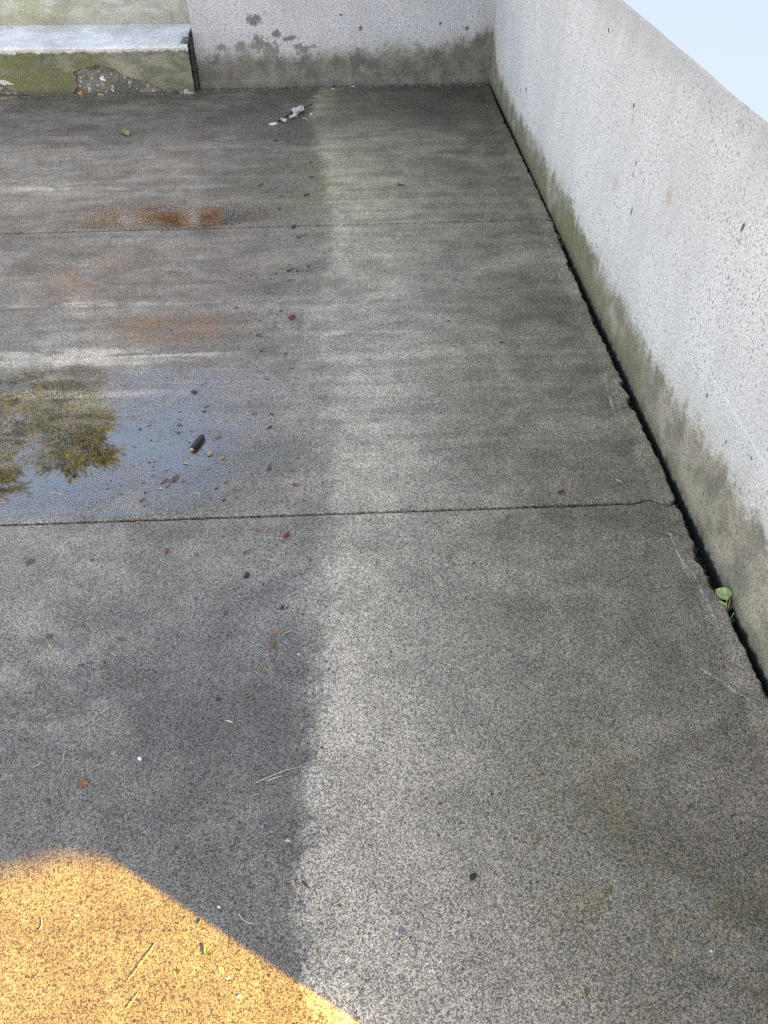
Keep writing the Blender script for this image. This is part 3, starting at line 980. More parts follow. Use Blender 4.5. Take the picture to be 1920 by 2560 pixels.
DEBRIS = [
    ('stub', 'wood_stub', -0.5431, 1.9829, 0.0704, 1.182, 0.36, 0.9, 'black_wood', 'black wet stub of a stick with a pale broken end in the puddle', 'stick', None),
    ('chip', 'bark_flake', -0.621, 1.8064, 0.0253, 0.361, 0.8, 0.25, 'bark_brown', 'round brown bark flake lying in the puddle beside a longer bark strip', 'bark', None),
    ('chip', 'bark_strip', -0.5928, 1.8162, 0.0472, 1.177, 0.42, 0.3, 'bark_brown', 'long brown bark strip touching the round flake in the puddle', 'bark', None),
    ('chip', 'bark_flake', -0.6096, 1.7819, 0.0229, 1.084, 0.45, 0.3, 'bark_red', 'small reddish bark splinter just below the paired bark pieces in the puddle', 'bark', None),
    ('chip', 'bark_flake', -0.6765, 1.7239, 0.0253, 0.877, 0.6, 0.25, 'bark_brown', 'dull bark flake at the lower edge of the puddle above the joint', 'bark', None),
    ('chip', 'pebble', -0.5956, 2.2787, 0.0276, -0.449, 0.62, 0.5, 'black_wood', 'black pebble on the wet upper rim of the puddle', 'pebble', None),
    ('leaf', 'seed_husk', -0.4972, 1.9317, 0.0229, 1.165, 0.7, 0.3, 'tan', 'curled tan seed husk below the black stick stub in the puddle', 'seed husk', None),
    ('leaf', 'seed_husk', -0.4546, 1.9076, 0.0224, 0.969, 0.35, 0.3, 'orange_tan', 'slim orange tan seed husk floating at the right side of the puddle', 'seed husk', None),
    ('leaf', 'seed_husk', -0.5691, 1.8858, 0.0192, -0.3, 0.45, 0.3, 'tan', 'slim tan seed husk floating under the black stick stub', 'seed husk', None),
    ('leaf', 'seed_husk', -0.6286, 1.77, 0.0131, 0.219, 0.6, 0.4, 'cream', 'tiny cream seed floating below the bark strip in the puddle', 'seed husk', None),
    ('straw', 'straw', -0.6379, 1.8411, -0.6073, 1.8702, 0.1, 0.0011, 'straw_dark', 'thick brownish grass stem floating above the bark strip in the puddle', 'grass stem', None),
    ('straw', 'straw', -0.6015, 1.8488, -0.5735, 1.8379, -0.1, 0.001, 'olive', 'short olive grass stem touching the top of the bark strip', 'grass stem', None),
    ('straw', 'straw', -0.5606, 1.8259, -0.5372, 1.8191, 0.05, 0.0009, 'olive', 'short olive grass stem floating right of the bark strip', 'grass stem', None),
    ('straw', 'straw', -0.5229, 1.7503, -0.5056, 1.7297, 0.25, 0.0009, 'cream', 'small pale curled stem at the lower right rim of the puddle', 'grass stem', None),
    ('straw', 'straw', -0.6728, 1.6975, -0.653, 1.714, 0.05, 0.0009, 'straw_dark', 'short dark straw lying under the bark flake above the joint', 'grass stem', None),
    ('straw', 'straw', -0.9656, 1.7704, -0.9238, 1.7593, 0.05, 0.0012, 'straw', 'pale straw piece lying in the shallow left part of the puddle', 'straw', None),
    ('straw', 'straw', -1.1064, 1.731, -1.0874, 1.7319, 0.05, 0.0012, 'straw', 'pale straw piece at the left edge above the lower joint', 'straw', None),
    ('leaf', 'fallen_leaf', -0.9112, 1.8566, 0.0297, 1.434, 0.6, 0.15, 'bark_brown', 'brown oval leaf sunk in the left part of the puddle', 'leaf', None),
    ('chip', 'debris_crumb', -0.5716, 1.9947, 0.0119, -0.051, 0.6, 0.4, 'black_wood', 'tiny dark plant crumb scattered in the puddle', 'debris', 'dark crumbs in the puddle'),
    ('chip', 'debris_crumb', -0.6169, 2.0887, 0.0205, -0.314, 0.6, 0.4, 'bark_brown', 'tiny dark plant crumb scattered in the puddle', 'debris', 'dark crumbs in the puddle'),
    ('chip', 'debris_crumb', -0.6279, 2.1629, 0.0161, 0.247, 0.6, 0.4, 'olive_dark', 'tiny dark plant crumb scattered in the puddle', 'debris', 'dark crumbs in the puddle'),
    ('chip', 'debris_crumb', -0.5454, 2.1609, 0.018, -0.051, 0.6, 0.4, 'black_wood', 'tiny dark plant crumb scattered in the puddle', 'debris', 'dark crumbs in the puddle'),
    ('chip', 'debris_crumb', -0.5405, 2.1882, 0.0137, 0.096, 0.6, 0.4, 'bark_brown', 'tiny dark plant crumb scattered in the puddle', 'debris', 'dark crumbs in the puddle'),
    ('chip', 'debris_crumb', -0.6243, 2.1199, 0.0148, -0.316, 0.6, 0.4, 'olive_dark', 'tiny dark plant crumb scattered in the puddle', 'debris', 'dark crumbs in the puddle'),
    ('chip', 'debris_crumb', -0.6148, 2.0475, 0.0121, -0.051, 0.6, 0.4, 'black_wood', 'tiny dark plant crumb scattered in the puddle', 'debris', 'dark crumbs in the puddle'),
    ('chip', 'debris_crumb', -0.5732, 2.0539, 0.0121, -0.051, 0.6, 0.4, 'bark_brown', 'tiny dark plant crumb scattered in the puddle', 'debris', 'dark crumbs in the puddle'),
    ('chip', 'debris_crumb', -0.4773, 2.0192, 0.0216, 0.771, 0.6, 0.4, 'olive_dark', 'tiny dark plant crumb scattered in the puddle', 'debris', 'dark crumbs in the puddle'),
    ('chip', 'debris_crumb', -0.7484, 2.0736, 0.0171, 1.051, 0.6, 0.4, 'black_wood', 'tiny dark plant crumb scattered in the puddle', 'debris', 'dark crumbs in the puddle'),
    ('chip', 'debris_crumb', -0.7205, 2.0896, 0.0122, -0.051, 0.6, 0.4, 'bark_brown', 'tiny dark plant crumb scattered in the puddle', 'debris', 'dark crumbs in the puddle'),
    ('chip', 'debris_crumb', -0.6782, 2.0063, 0.0106, -0.051, 0.6, 0.4, 'olive_dark', 'tiny dark plant crumb scattered in the puddle', 'debris', 'dark crumbs in the puddle'),
    ('chip', 'debris_crumb', -0.6992, 2.0137, 0.0117, 0.532, 0.6, 0.4, 'black_wood', 'tiny dark plant crumb scattered in the puddle', 'debris', 'dark crumbs in the puddle'),
    ('chip', 'debris_crumb', -0.6837, 1.9695, 0.0105, -0.051, 0.6, 0.4, 'bark_brown', 'tiny dark plant crumb scattered in the puddle', 'debris', 'dark crumbs in the puddle'),
    ('chip', 'debris_crumb', -0.7564, 1.9834, 0.0105, -0.051, 0.6, 0.4, 'olive_dark', 'tiny dark plant crumb scattered in the puddle', 'debris', 'dark crumbs in the puddle'),
    ('chip', 'debris_crumb', -0.7438, 1.9786, 0.0079, -0.051, 0.6, 0.4, 'black_wood', 'tiny dark plant crumb scattered in the puddle', 'debris', 'dark crumbs in the puddle'),
    ('chip', 'debris_crumb', -0.6869, 1.8995, 0.0141, 0.654, 0.6, 0.4, 'bark_brown', 'tiny dark plant crumb scattered in the puddle', 'debris', 'dark crumbs in the puddle'),
    ('chip', 'debris_crumb', -0.6709, 1.9027, 0.012, 0.782, 0.6, 0.4, 'olive_dark', 'tiny dark plant crumb scattered in the puddle', 'debris', 'dark crumbs in the puddle'),
    ('chip', 'debris_crumb', -0.6704, 1.8773, 0.0102, -0.05, 0.6, 0.4, 'black_wood', 'tiny dark plant crumb scattered in the puddle', 'debris', 'dark crumbs in the puddle'),
    ('chip', 'debris_crumb', -0.6639, 1.8615, 0.0114, -0.05, 0.6, 0.4, 'bark_brown', 'tiny dark plant crumb scattered in the puddle', 'debris', 'dark crumbs in the puddle'),
    ('chip', 'debris_crumb', -0.6643, 1.8348, 0.0158, 0.224, 0.6, 0.4, 'olive_dark', 'tiny dark plant crumb scattered in the puddle', 'debris', 'dark crumbs in the puddle'),
    ('chip', 'debris_crumb', -0.7336, 1.8843, 0.0102, -0.05, 0.6, 0.4, 'black_wood', 'tiny dark plant crumb scattered in the puddle', 'debris', 'dark crumbs in the puddle'),
    ('chip', 'debris_crumb', -0.7137, 1.893, 0.0105, 0.787, 0.6, 0.4, 'bark_brown', 'tiny dark plant crumb scattered in the puddle', 'debris', 'dark crumbs in the puddle'),
    ('chip', 'debris_crumb', -0.6871, 1.8023, 0.0137, -0.05, 0.6, 0.4, 'olive_dark', 'tiny dark plant crumb scattered in the puddle', 'debris', 'dark crumbs in the puddle'),
    ('chip', 'debris_crumb', -0.793, 1.8187, 0.0113, -0.05, 0.6, 0.4, 'black_wood', 'tiny dark plant crumb scattered in the puddle', 'debris', 'dark crumbs in the puddle'),
    ('chip', 'debris_crumb', -0.7961, 1.7985, 0.0087, -0.05, 0.6, 0.4, 'bark_brown', 'tiny dark plant crumb scattered in the puddle', 'debris', 'dark crumbs in the puddle'),
    ('chip', 'debris_crumb', -0.7559, 1.7946, 0.0129, 1.386, 0.6, 0.4, 'olive_dark', 'tiny dark plant crumb scattered in the puddle', 'debris', 'dark crumbs in the puddle'),
    ('chip', 'debris_crumb', -0.7934, 1.78, 0.0099, -0.05, 0.6, 0.4, 'black_wood', 'tiny dark plant crumb scattered in the puddle', 'debris', 'dark crumbs in the puddle'),
    ('chip', 'debris_crumb', -0.7477, 1.7542, 0.0111, -0.049, 0.6, 0.4, 'bark_brown', 'tiny dark plant crumb scattered in the puddle', 'debris', 'dark crumbs in the puddle'),
    ('chip', 'debris_crumb', -0.7705, 1.741, 0.0098, -0.049, 0.6, 0.4, 'olive_dark', 'tiny dark plant crumb scattered in the puddle', 'debris', 'dark crumbs in the puddle'),
    ('chip', 'debris_crumb', -0.6741, 1.7578, 0.0143, 1.632, 0.6, 0.4, 'black_wood', 'tiny dark plant crumb scattered in the puddle', 'debris', 'dark crumbs in the puddle'),
    ('chip', 'debris_crumb', -0.5646, 1.8018, 0.0145, 0.22, 0.6, 0.4, 'bark_brown', 'tiny dark plant crumb scattered in the puddle', 'debris', 'dark crumbs in the puddle'),
    ('chip', 'debris_crumb', -0.8473, 1.89, 0.0154, -0.05, 0.6, 0.4, 'olive_dark', 'tiny dark plant crumb scattered in the puddle', 'debris', 'dark crumbs in the puddle'),
    ('chip', 'debris_crumb', -0.8515, 1.8863, 0.0102, -0.05, 0.6, 0.4, 'black_wood', 'tiny dark plant crumb scattered in the puddle', 'debris', 'dark crumbs in the puddle'),
    ('chip', 'debris_crumb', -0.5286, 1.9555, 0.0078, -0.05, 0.6, 0.4, 'bark_brown', 'tiny dark plant crumb scattered in the puddle', 'debris', 'dark crumbs in the puddle'),
    ('chip', 'debris_crumb', -0.4812, 1.8833, 0.009, -0.05, 0.6, 0.4, 'olive_dark', 'tiny dark plant crumb scattered in the puddle', 'debris', 'dark crumbs in the puddle'),
    ('chip', 'debris_crumb', -0.4712, 1.8848, 0.0077, -0.05, 0.6, 0.4, 'black_wood', 'tiny dark plant crumb scattered in the puddle', 'debris', 'dark crumbs in the puddle'),
    ('chip', 'debris_crumb', -0.5337, 1.9255, 0.0078, -0.05, 0.6, 0.4, 'bark_brown', 'tiny dark plant crumb scattered in the puddle', 'debris', 'dark crumbs in the puddle'),
    ('chip', 'debris_crumb', -0.5659, 1.9172, 0.0078, -0.05, 0.6, 0.4, 'olive_dark', 'tiny dark plant crumb scattered in the puddle', 'debris', 'dark crumbs in the puddle'),
    ('chip', 'debris_crumb', -0.5374, 1.8862, 0.0077, -0.05, 0.6, 0.4, 'black_wood', 'tiny dark plant crumb scattered in the puddle', 'debris', 'dark crumbs in the puddle'),
    ('chip', 'debris_crumb', -0.4942, 1.8549, 0.0089, -0.05, 0.6, 0.4, 'bark_brown', 'tiny dark plant crumb scattered in the puddle', 'debris', 'dark crumbs in the puddle'),
    ('chip', 'debris_crumb', -0.4299, 1.7951, 0.0179, 0.611, 0.6, 0.4, 'olive_dark', 'tiny dark plant crumb scattered in the puddle', 'debris', 'dark crumbs in the puddle'),
    ('chip', 'debris_crumb', -0.4587, 1.7652, 0.0124, -0.05, 0.6, 0.4, 'black_wood', 'tiny dark plant crumb scattered in the puddle', 'debris', 'dark crumbs in the puddle'),
    ('chip', 'debris_crumb', -0.4236, 1.8418, 0.0102, 0.49, 0.6, 0.4, 'bark_brown', 'tiny dark plant crumb scattered in the puddle', 'debris', 'dark crumbs in the puddle'),
    ('chip', 'debris_crumb', -0.4147, 1.88, 0.009, -0.05, 0.6, 0.4, 'olive_dark', 'tiny dark plant crumb scattered in the puddle', 'debris', 'dark crumbs in the puddle'),
    ('chip', 'debris_crumb', -0.4286, 1.7135, 0.0136, 0.936, 0.6, 0.4, 'black_wood', 'tiny dark plant crumb scattered in the puddle', 'debris', 'dark crumbs in the puddle'),
    ('chip', 'debris_crumb', -0.4027, 1.757, 0.0111, -0.05, 0.6, 0.4, 'bark_brown', 'tiny dark plant crumb scattered in the puddle', 'debris', 'dark crumbs in the puddle'),
    ('chip', 'debris_crumb', -0.3921, 1.7241, 0.011, 0.472, 0.6, 0.4, 'olive_dark', 'tiny dark plant crumb scattered in the puddle', 'debris', 'dark crumbs in the puddle'),
    ('leaf', 'fallen_leaf', -0.2153, 1.7696, 0.0258, 0.081, 0.33, 0.25, 'red', 'slim red leaf lying on the damp concrete right of the puddle', 'leaf', None),
    ('leaf', 'fallen_leaf', -0.3098, 2.1329, 0.0218, -0.324, 0.4, 0.3, 'red_brown', 'small red brown leaf on the damp strip level with the top of the puddle', 'leaf', None),
    ('chip', 'pebble', -0.3121, 2.0622, 0.0197, 0.962, 0.6, 0.5, 'blue_black', 'small blue black pebble on the damp strip below the red brown leaf', 'pebble', None),
    ('leaf', 'fallen_leaf', -0.3011, 1.8549, 0.0356, 1.332, 0.35, 0.2, 'bark_brown', 'narrow brown leaf standing across the damp strip right of the puddle', 'leaf', None),
    ('leaf', 'fallen_leaf', -0.3706, 2.1406, 0.0199, 0.524, 0.25, 0.3, 'red_brown', 'dark red brown sliver of leaf left of the damp strip', 'leaf', None),
    ('straw', 'straw', -0.4938, 2.32, -0.4702, 2.3412, 0.05, 0.0009, 'straw', 'short pale straw on the wet ledge of concrete above the puddle', 'straw', None),
    ('straw', 'straw', -0.579, 2.3145, -0.5536, 2.3406, 0.05, 0.001, 'straw_dark', 'short dark straw right of the black pebble above the puddle', 'straw', None),
    ('straw', 'straw', -0.3027, 1.979, -0.2593, 2.0018, 0.05, 0.0009, 'straw', 'faint pale straw on the damp strip below the blue black pebble', 'straw', None),
    ('leaf', 'fallen_leaf', -0.6718, 1.6276, 0.0192, 0.425, 0.35, 0.3, 'orange', 'orange leaf caught on the lower edge of the dark joint', 'leaf', None),
    ('straw', 'straw', -0.847, 1.6665, -0.8255, 1.6402, 0.1, 0.0016, 'red_brown', 'red brown twig stuck in the lower joint at the left', 'twig', None),
    ('straw', 'straw', -0.574, 1.6396, -0.5194, 1.6285, 0.3, 0.001, 'straw', 'pale grass stalk bridging the lower joint', 'straw', None),
    ('chip', 'bark_chip', -0.9465, 1.4848, 0.0284, 0.967, 0.55, 0.4, 'bark_brown', 'brown oval bark chip near the left edge below the lower joint', 'bark', None),
    ('chip', 'fallen_leaf', -0.5683, 1.5087, 0.0198, 1.602, 0.6, 0.4, 'red_brown', 'crumpled dark red leaf scrap below the orange leaf in the joint', 'leaf', None),
    ('chip', 'seed_pod', -0.8213, 1.2219, 0.0159, 0.431, 0.85, 0.7, 'bark_brown', 'round brown seed pod beside a stalk on the dark near concrete', 'seed pod', None),
    ('chip', 'seed_pod', -0.8114, 1.1965, 0.0205, -0.946, 0.55, 0.5, 'straw_dark', 'tan stalk end touching the round brown seed pod', 'seed pod', None),
    ('leaf', 'fallen_leaf', -0.6344, 1.2044, 0.03, -0.21, 0.35, 0.2, 'olive_dark', 'dull olive leaf lying flat on the near left concrete', 'leaf', None),
    ('straw', 'straw', -0.5831, 1.142, -0.5661, 1.1581, 0.03, 0.0009, 'straw', 'short straw below the dull olive leaf', 'straw', None),
    ('straw', 'straw', -0.501, 1.2158, -0.4903, 1.2473, 0.05, 0.0011, 'straw_dark', 'olive straw beside a crumb left of the weed root', 'straw', None),
    ('chip', 'debris_crumb', -0.4798, 1.2533, 0.0115, -0.047, 0.8, 0.5, 'straw_dark', 'tan plant crumb at the upper end of the olive straw', 'debris', None),
    ('chip', 'debris_crumb', -0.7198, 1.1293, 0.012, -0.046, 0.7, 0.5, 'bark_red', 'red brown crumb alone on the dark concrete below the seed pod', 'debris', None),
    ('chip', 'pebble', -0.7747, 1.485, 0.0124, -0.048, 0.7, 0.4, 'stone_dark', 'dark grey pebble set flat in the concrete right of the oval bark chip', 'pebble', None),
    ('leaf', 'fallen_leaf', -0.3131, 1.5772, 0.0265, -0.238, 0.3, 0.3, 'red_orange', 'slim orange red leaf just below the lower joint', 'leaf', None),
    ('leaf', 'fallen_leaf', -0.2305, 1.5522, 0.0315, 0.909, 0.4, 0.4, 'red', 'bright red folded leaf with a dark purple tip below the lower joint', 'leaf', None),
    ('straw', 'straw', -0.2879, 1.5486, -0.2403, 1.5415, 0.02, 0.0009, 'straw', 'straight pale stalk pointing at the bright red folded leaf', 'straw', None),
    ('straw', 'straw', -0.4342, 1.5621, -0.4058, 1.5655, 0.1, 0.0007, 'straw', 'faint curved stalk left of the slim orange red leaf', 'straw', None),
    ('leaf', 'fallen_leaf', -0.4572, 1.5424, 0.016, 0.024, 0.35, 0.3, 'orange_tan', 'small tan leaf scrap left of the slim orange red leaf', 'leaf', None),
    ('straw', 'twig', -0.3501, 1.4858, -0.3179, 1.5059, 0.08, 0.0015, 'bark_brown', 'dark short twig between the red leaf and the round bark lump', 'twig', None),
    ('straw', 'straw', -0.2274, 1.4662, -0.2127, 1.464, 0.02, 0.001, 'straw', 'very short pale straw below the bright red folded leaf', 'straw', None),
    ('chip', 'bark_chip', -0.3342, 1.406, 0.0191, 0.655, 0.85, 0.55, 'black_wood', 'round black bark lump on the near concrete above the weed', 'bark', None),
    ('chip', 'pebble', -0.2295, 1.2878, 0.0141, 1.34, 0.8, 0.7, 'black_wood', 'small round black pebble right of the middle above the weed', 'pebble', None),
    ('chip', 'debris_crumb', -0.3775, 1.2774, 0.0156, 1.228, 0.6, 0.4, 'bark_red', 'red brown crumb left of the small round black pebble', 'debris', None),
    ('leaf', 'fallen_leaf', -0.243, 1.2037, 0.0169, 0.712, 0.5, 0.35, 'orange', 'small orange leaf scrap above the rooted weed', 'leaf', None),
    ('straw', 'straw', -0.2251, 1.1953, -0.2003, 1.2105, 0.1, 0.0016, 'tan', 'tan sprig lying right of the small orange leaf scrap', 'sprig', None),
    ('multi', 'uprooted_weed', [(-0.251, 1.1852, -0.2476, 1.1628, 0.3, 0.004), (-0.2536, 1.1779, -0.245, 1.17, 0.3, 0.004), (-0.2499, 1.1678, -0.2565, 1.1461, 0.1, 0.0014), (-0.2565, 1.1461, -0.2329, 1.0696, 0.1, 0.0014), (-0.2498, 1.1826, -0.2562, 1.1558, 0.25, 0.002), (-0.2475, 1.1776, -0.2422, 1.1576, -0.25, 0.002)], 0, 0, 0, 0, 0, 'weed_brown', 'uprooted reddish weed with a matted olive root, on the near slab', 'weed', None),
    ('straw', 'straw', -0.262, 1.1379, -0.2432, 1.1418, 0.02, 0.0011, 'straw', 'pale straw crossing the reddish weed stem', 'straw', None),
    ('straw', 'straw', -0.3053, 1.1667, -0.2914, 1.1697, 0.02, 0.001, 'straw', 'short pale straw left of the olive root ball', 'straw', None),
    ('chip', 'pebble', -0.181, 1.1377, 0.007, -0.046, 0.7, 0.5, 'white_stone', 'tiny white stone chip right of the weed stem', 'pebble', None),
    ('chip', 'pebble', -0.1356, 1.1224, 0.0081, 0.581, 0.5, 0.5, 'white_stone', 'tiny white stone sliver at the edge of the dry concrete', 'pebble', None),
    ('multi', 'grass_tuft', [(-0.2613, 1.0987, -0.2824, 1.1079, 0.12, 0.0009), (-0.2613, 1.0987, -0.2849, 1.1021, 0.12, 0.0009), (-0.2613, 1.0987, -0.2839, 1.0958, 0.12, 0.0009), (-0.2613, 1.0987, -0.2797, 1.0899, 0.12, 0.0009), (-0.2613, 1.0987, -0.2728, 1.0854, 0.12, 0.0009), (-0.2613, 1.0987, -0.2642, 1.0828, 0.12, 0.0009)], 0, 0, 0, 0, 0, 'olive', 'small tuft of thin dry grass left of the uprooted weed stem', 'grass', None),
    ('multi', 'forked_sprig', [(-0.2724, 1.0498, -0.3053, 1.0191, 0.1, 0.0013), (-0.2882, 1.0304, -0.3055, 0.9887, 0.1, 0.0011), (-0.2788, 1.0456, -0.3178, 1.0407, 0.08, 0.0009), (-0.2707, 1.0531, -0.274, 1.0465, 0, 0.003)], 0, 0, 0, 0, 0, 'straw_dark', 'forked olive sprig below the uprooted weed', 'sprig', None),
    ('leaf', 'wood_sliver', -0.3349, 0.954, 0.0208, -0.377, 0.22, 0.3, 'cream', 'pale wood sliver below the forked olive sprig', 'splinter', None),
    ('straw', 'straw', -0.316, 0.9223, -0.2877, 0.9343, 0.04, 0.0009, 'straw_dark', 'thin straw right of the pale wood sliver', 'straw', None),
    ('straw', 'straw', -0.2607, 0.8006, -0.1622, 0.8365, 0.03, 0.0011, 'straw', 'longest pale straw, reaching the edge of the dry concrete', 'straw', None),
    ('straw', 'straw', -0.2356, 0.805, -0.2047, 0.8157, 0.02, 0.001, 'pale_green', 'short pale green straw lying along the longest straw', 'straw', None),
    ('straw', 'straw', -0.4319, 0.9647, -0.4194, 0.9413, -0.2, 0.0012, 'straw_dark', 'small dark curved stalk on the dark near concrete', 'straw', None),
    ('straw', 'straw', -0.2647, 0.7744, -0.2518, 0.7756, 0.02, 0.0009, 'straw', 'tiny straw bit below the longest straw', 'straw', None),
    ('chip', 'wood_chip', -0.642, 0.8186, 0.0237, 0.472, 0.75, 0.45, 'rust_stone', 'angular rust brown stone near the left, largest on the dark concrete', 'stone', None),
    ('chip', 'pebble', -0.5264, 0.8706, 0.0115, -0.686, 0.8, 0.7, 'white_stone', 'small white pebble on the dark concrete right of the rust brown stone', 'pebble', None),
    ('chip', 'bark_chip', -0.7052, 0.7788, 0.0189, -1.092, 0.5, 0.4, 'bark_brown', 'narrow brown bark chip below the rust brown stone', 'bark', None),
    ('chip', 'bark_chip', -0.6964, 0.7459, 0.0118, 0.245, 0.6, 0.4, 'bark_brown', 'flat brown bark chip just above the sunlit patch', 'bark', None),
    ('chip', 'debris_crumb', -0.5184, 0.774, 0.01, 0.143, 0.6, 0.4, 'bark_red', 'reddish crumb between the rust brown stone and the sunlit patch', 'debris', None),
    ('straw', 'twig', -0.7215, 0.8927, -0.7022, 0.8908, 0.05, 0.0013, 'red_brown', 'short red brown twig crossing a pale straw above the rust stone', 'twig', None),
    ('straw', 'straw', -0.7015, 0.8986, -0.6977, 0.8664, 0.03, 0.0011, 'straw', 'upright pale straw crossing a red brown twig', 'straw', None),
    ('straw', 'straw', -0.7599, 0.8606, -0.7428, 0.8722, 0.03, 0.001, 'straw', 'pale straw left of the rust brown stone', 'straw', None),
    ('straw', 'straw', -0.6398, 0.9901, -0.6236, 1.0064, 0.03, 0.001, 'straw', 'pale straw in the middle of the dark near concrete', 'straw', None),
    ('straw', 'twig', -0.7661, 0.9948, -0.7468, 1.0175, 0.08, 0.0011, 'bark_brown', 'thin dark twig left of the pale straw on the near concrete', 'twig', None),
    ('chip', 'debris_crumb', -0.1862, 0.6733, 0.0116, -0.044, 0.8, 0.5, 'tan', 'tan crumb at the damp edge beside the dry concrete', 'debris', None),
    ('chip', 'debris_crumb', -0.2993, 0.6635, 0.0083, -0.044, 0.8, 0.5, 'bark_red', 'dark red crumb just right of the top of the sunlit patch', 'debris', None),
    ('leaf', 'fallen_leaf', -0.4495, 0.6167, 0.0069, 1.561, 0.5, 0.4, 'orange', 'tiny orange leaf scrap on the shade side of the sunlit edge', 'leaf', None),
    ('leaf', 'fallen_leaf', -0.3442, 0.5212, 0.0118, 1.411, 0.5, 0.4, 'orange', 'orange leaf at the diagonal edge of the sunlit patch', 'leaf', None),
    ('leaf', 'fallen_leaf', -0.3297, 0.4725, 0.02, 1.877, 0.36, 0.35, 'green', 'small fresh green leaf in the sunlit patch', 'leaf', None),
    ('chip', 'wood_chip', -0.2967, 0.4389, 0.0161, 2.205, 0.4, 0.5, 'tan', 'tan wood chip casting a dark shadow in the sunlit patch', 'wood chip', None),
    ('chip', 'pebble', -0.2828, 0.4252, 0.007, 0.282, 0.7, 0.5, 'white_stone', 'cream pebble beside the tan wood chip in the sunlit patch', 'pebble', None),
    ('chip', 'debris_crumb', -0.3757, 0.4396, 0.0093, 0.117, 0.8, 0.6, 'bark_brown', 'dark crumb left of the tan wood chip in the sunlit patch', 'debris', None),
    ('straw', 'straw', -0.427, 0.4897, -0.466, 0.4311, 0.04, 0.0007, 'straw', 'long straw lying across the sunlit patch', 'straw', None),
    ('straw', 'straw', -0.6542, 0.5404, -0.6537, 0.5218, 0.15, 0.001, 'straw', 'short bent straw in the left of the sunlit patch', 'straw', None),
    ('straw', 'straw', -0.2724, 0.5339, -0.2446, 0.5154, -0.12, 0.0012, 'straw', 'curved pale straw just outside the sunlit edge', 'straw', None),
    ('straw', 'straw', -0.4442, 0.4083, -0.4628, 0.3821, 0.05, 0.0006, 'straw', 'thin straw near the bottom of the sunlit patch', 'straw', None),
    ('chip', 'pebble', -0.2587, 0.3946, 0.008, -0.043, 0.8, 0.6, 'white_stone', 'white pebble near the lower part of the sunlit edge', 'pebble', None),
    ('chip', 'pebble', -0.3135, 0.5488, 0.007, -0.044, 0.8, 0.5, 'white_stone', 'white stone speck in the shade beside the sunlit edge', 'pebble', None),
    ('chip', 'debris_crumb', -0.2056, 0.4245, 0.0066, -0.043, 0.8, 0.6, 'bark_brown', 'dark crumb close to the sunlit edge near the bottom', 'debris', None),
    ('leaf', 'fallen_leaf', -0.146, 0.5834, 0.0209, -0.885, 0.3, 0.35, 'red_brown', 'red brown leaf at the edge of the dry near concrete', 'leaf', None),
    ('leaf', 'fallen_leaf', -0.1259, 0.5726, 0.0105, 1.409, 0.3, 0.3, 'olive', 'small olive leaf right of the red brown leaf on dry concrete', 'leaf', None),
    ('chip', 'debris_crumb', -0.0783, 0.5415, 0.0078, -0.044, 0.6, 0.5, 'bark_red', 'dark red crumb on dry concrete below the red brown leaf', 'debris', None),
    ('chip', 'moss_clump', 0.1899, 0.584, 0.0139, 0.446, 0.8, 0.5, 'black_green', 'black moss clump on the dry near concrete', 'moss', None),
    ('chip', 'pebble', 0.0424, 0.4896, 0.0137, 0.278, 0.95, 0.5, 'stone_grey', 'round grey pebble set in the dry near concrete', 'pebble', None),
    ('chip', 'pebble', 0.0315, 0.4865, 0.0079, 0.959, 0.7, 0.5, 'white_stone', 'white stone chip touching the round grey pebble', 'pebble', None),
    ('chip', 'pebble', 0.0577, 0.4784, 0.0068, -0.043, 0.8, 0.4, 'stone_dark', 'small dark pebble right of the round grey pebble', 'pebble', None),
    ('chip', 'pebble', 0.6184, 0.4308, 0.0052, -0.043, 0.9, 0.6, 'white_stone', 'lone white grain in the dark lower right concrete', 'pebble', None),
    ('chip', 'pebble', 0.4292, 0.6208, 0.0077, -0.411, 0.7, 0.4, 'stone_dark', 'dark pebble in the right half of the near concrete', 'pebble', None),
    ('chip', 'moss_clump', 0.3699, 0.3747, 0.0147, 1.158, 0.4, 0.15, 'moss', 'small green moss streak near the bottom of the dry concrete', 'moss', None),
    ('chip', 'pebble', 0.0078, 1.1447, 0.0081, -0.047, 0.8, 0.6, 'white_stone', 'white stone speck alone on the dry middle concrete', 'pebble', None),
    ('leaf', 'fallen_leaf', 0.5971, 1.6948, 0.0254, 0.595, 0.5, 0.4, 'red_brown', 'dark red leaf just above the right end of the lower joint', 'leaf', None),
    ('leaf', 'fallen_leaf', 0.7838, 1.7365, 0.0202, -0.462, 0.35, 0.6, 'cream', 'pale curled leaf scrap near the gap at the right wall', 'leaf', None),
    ('straw', 'fallen_leaf', 0.2319, 4.1189, 0.2602, 4.0957, -0.5, 0.004, 'black_wood', 'dark curled leaf on the far dry slab above the upper joint', 'leaf', None),
    ('chip', 'debris_crumb', 0.356, 2.7131, 0.0127, -0.054, 0.6, 0.6, 'black_wood', 'black crumb alone in the middle of the dry slab', 'debris', None),
    ('chip', 'debris_crumb', 0.5431, 2.5465, 0.0145, 0.511, 0.6, 0.5, 'black_wood', 'black crumb on the dry slab closer to the right wall', 'debris', None),
    ('chip', 'paper_scrap', -0.4919, 5.0952, 0.0567, 0.532, 0.6, 0.35, 'scrap_cream', 'cream torn scrap at the left end of the dark stem on the far slab', 'scrap', None),
    ('leaf', 'paper_scrap', -0.4287, 5.139, 0.0698, -1.157, 0.5, 0.5, 'scrap', 'small grey white scrap between the cream scrap and the larger ones', 'scrap', None),
    ('leaf', 'paper_scrap', -0.3682, 5.1987, 0.0583, 0.534, 0.75, 0.4, 'scrap', 'curved grey white scrap below the largest scrap on the dark stem', 'scrap', None),
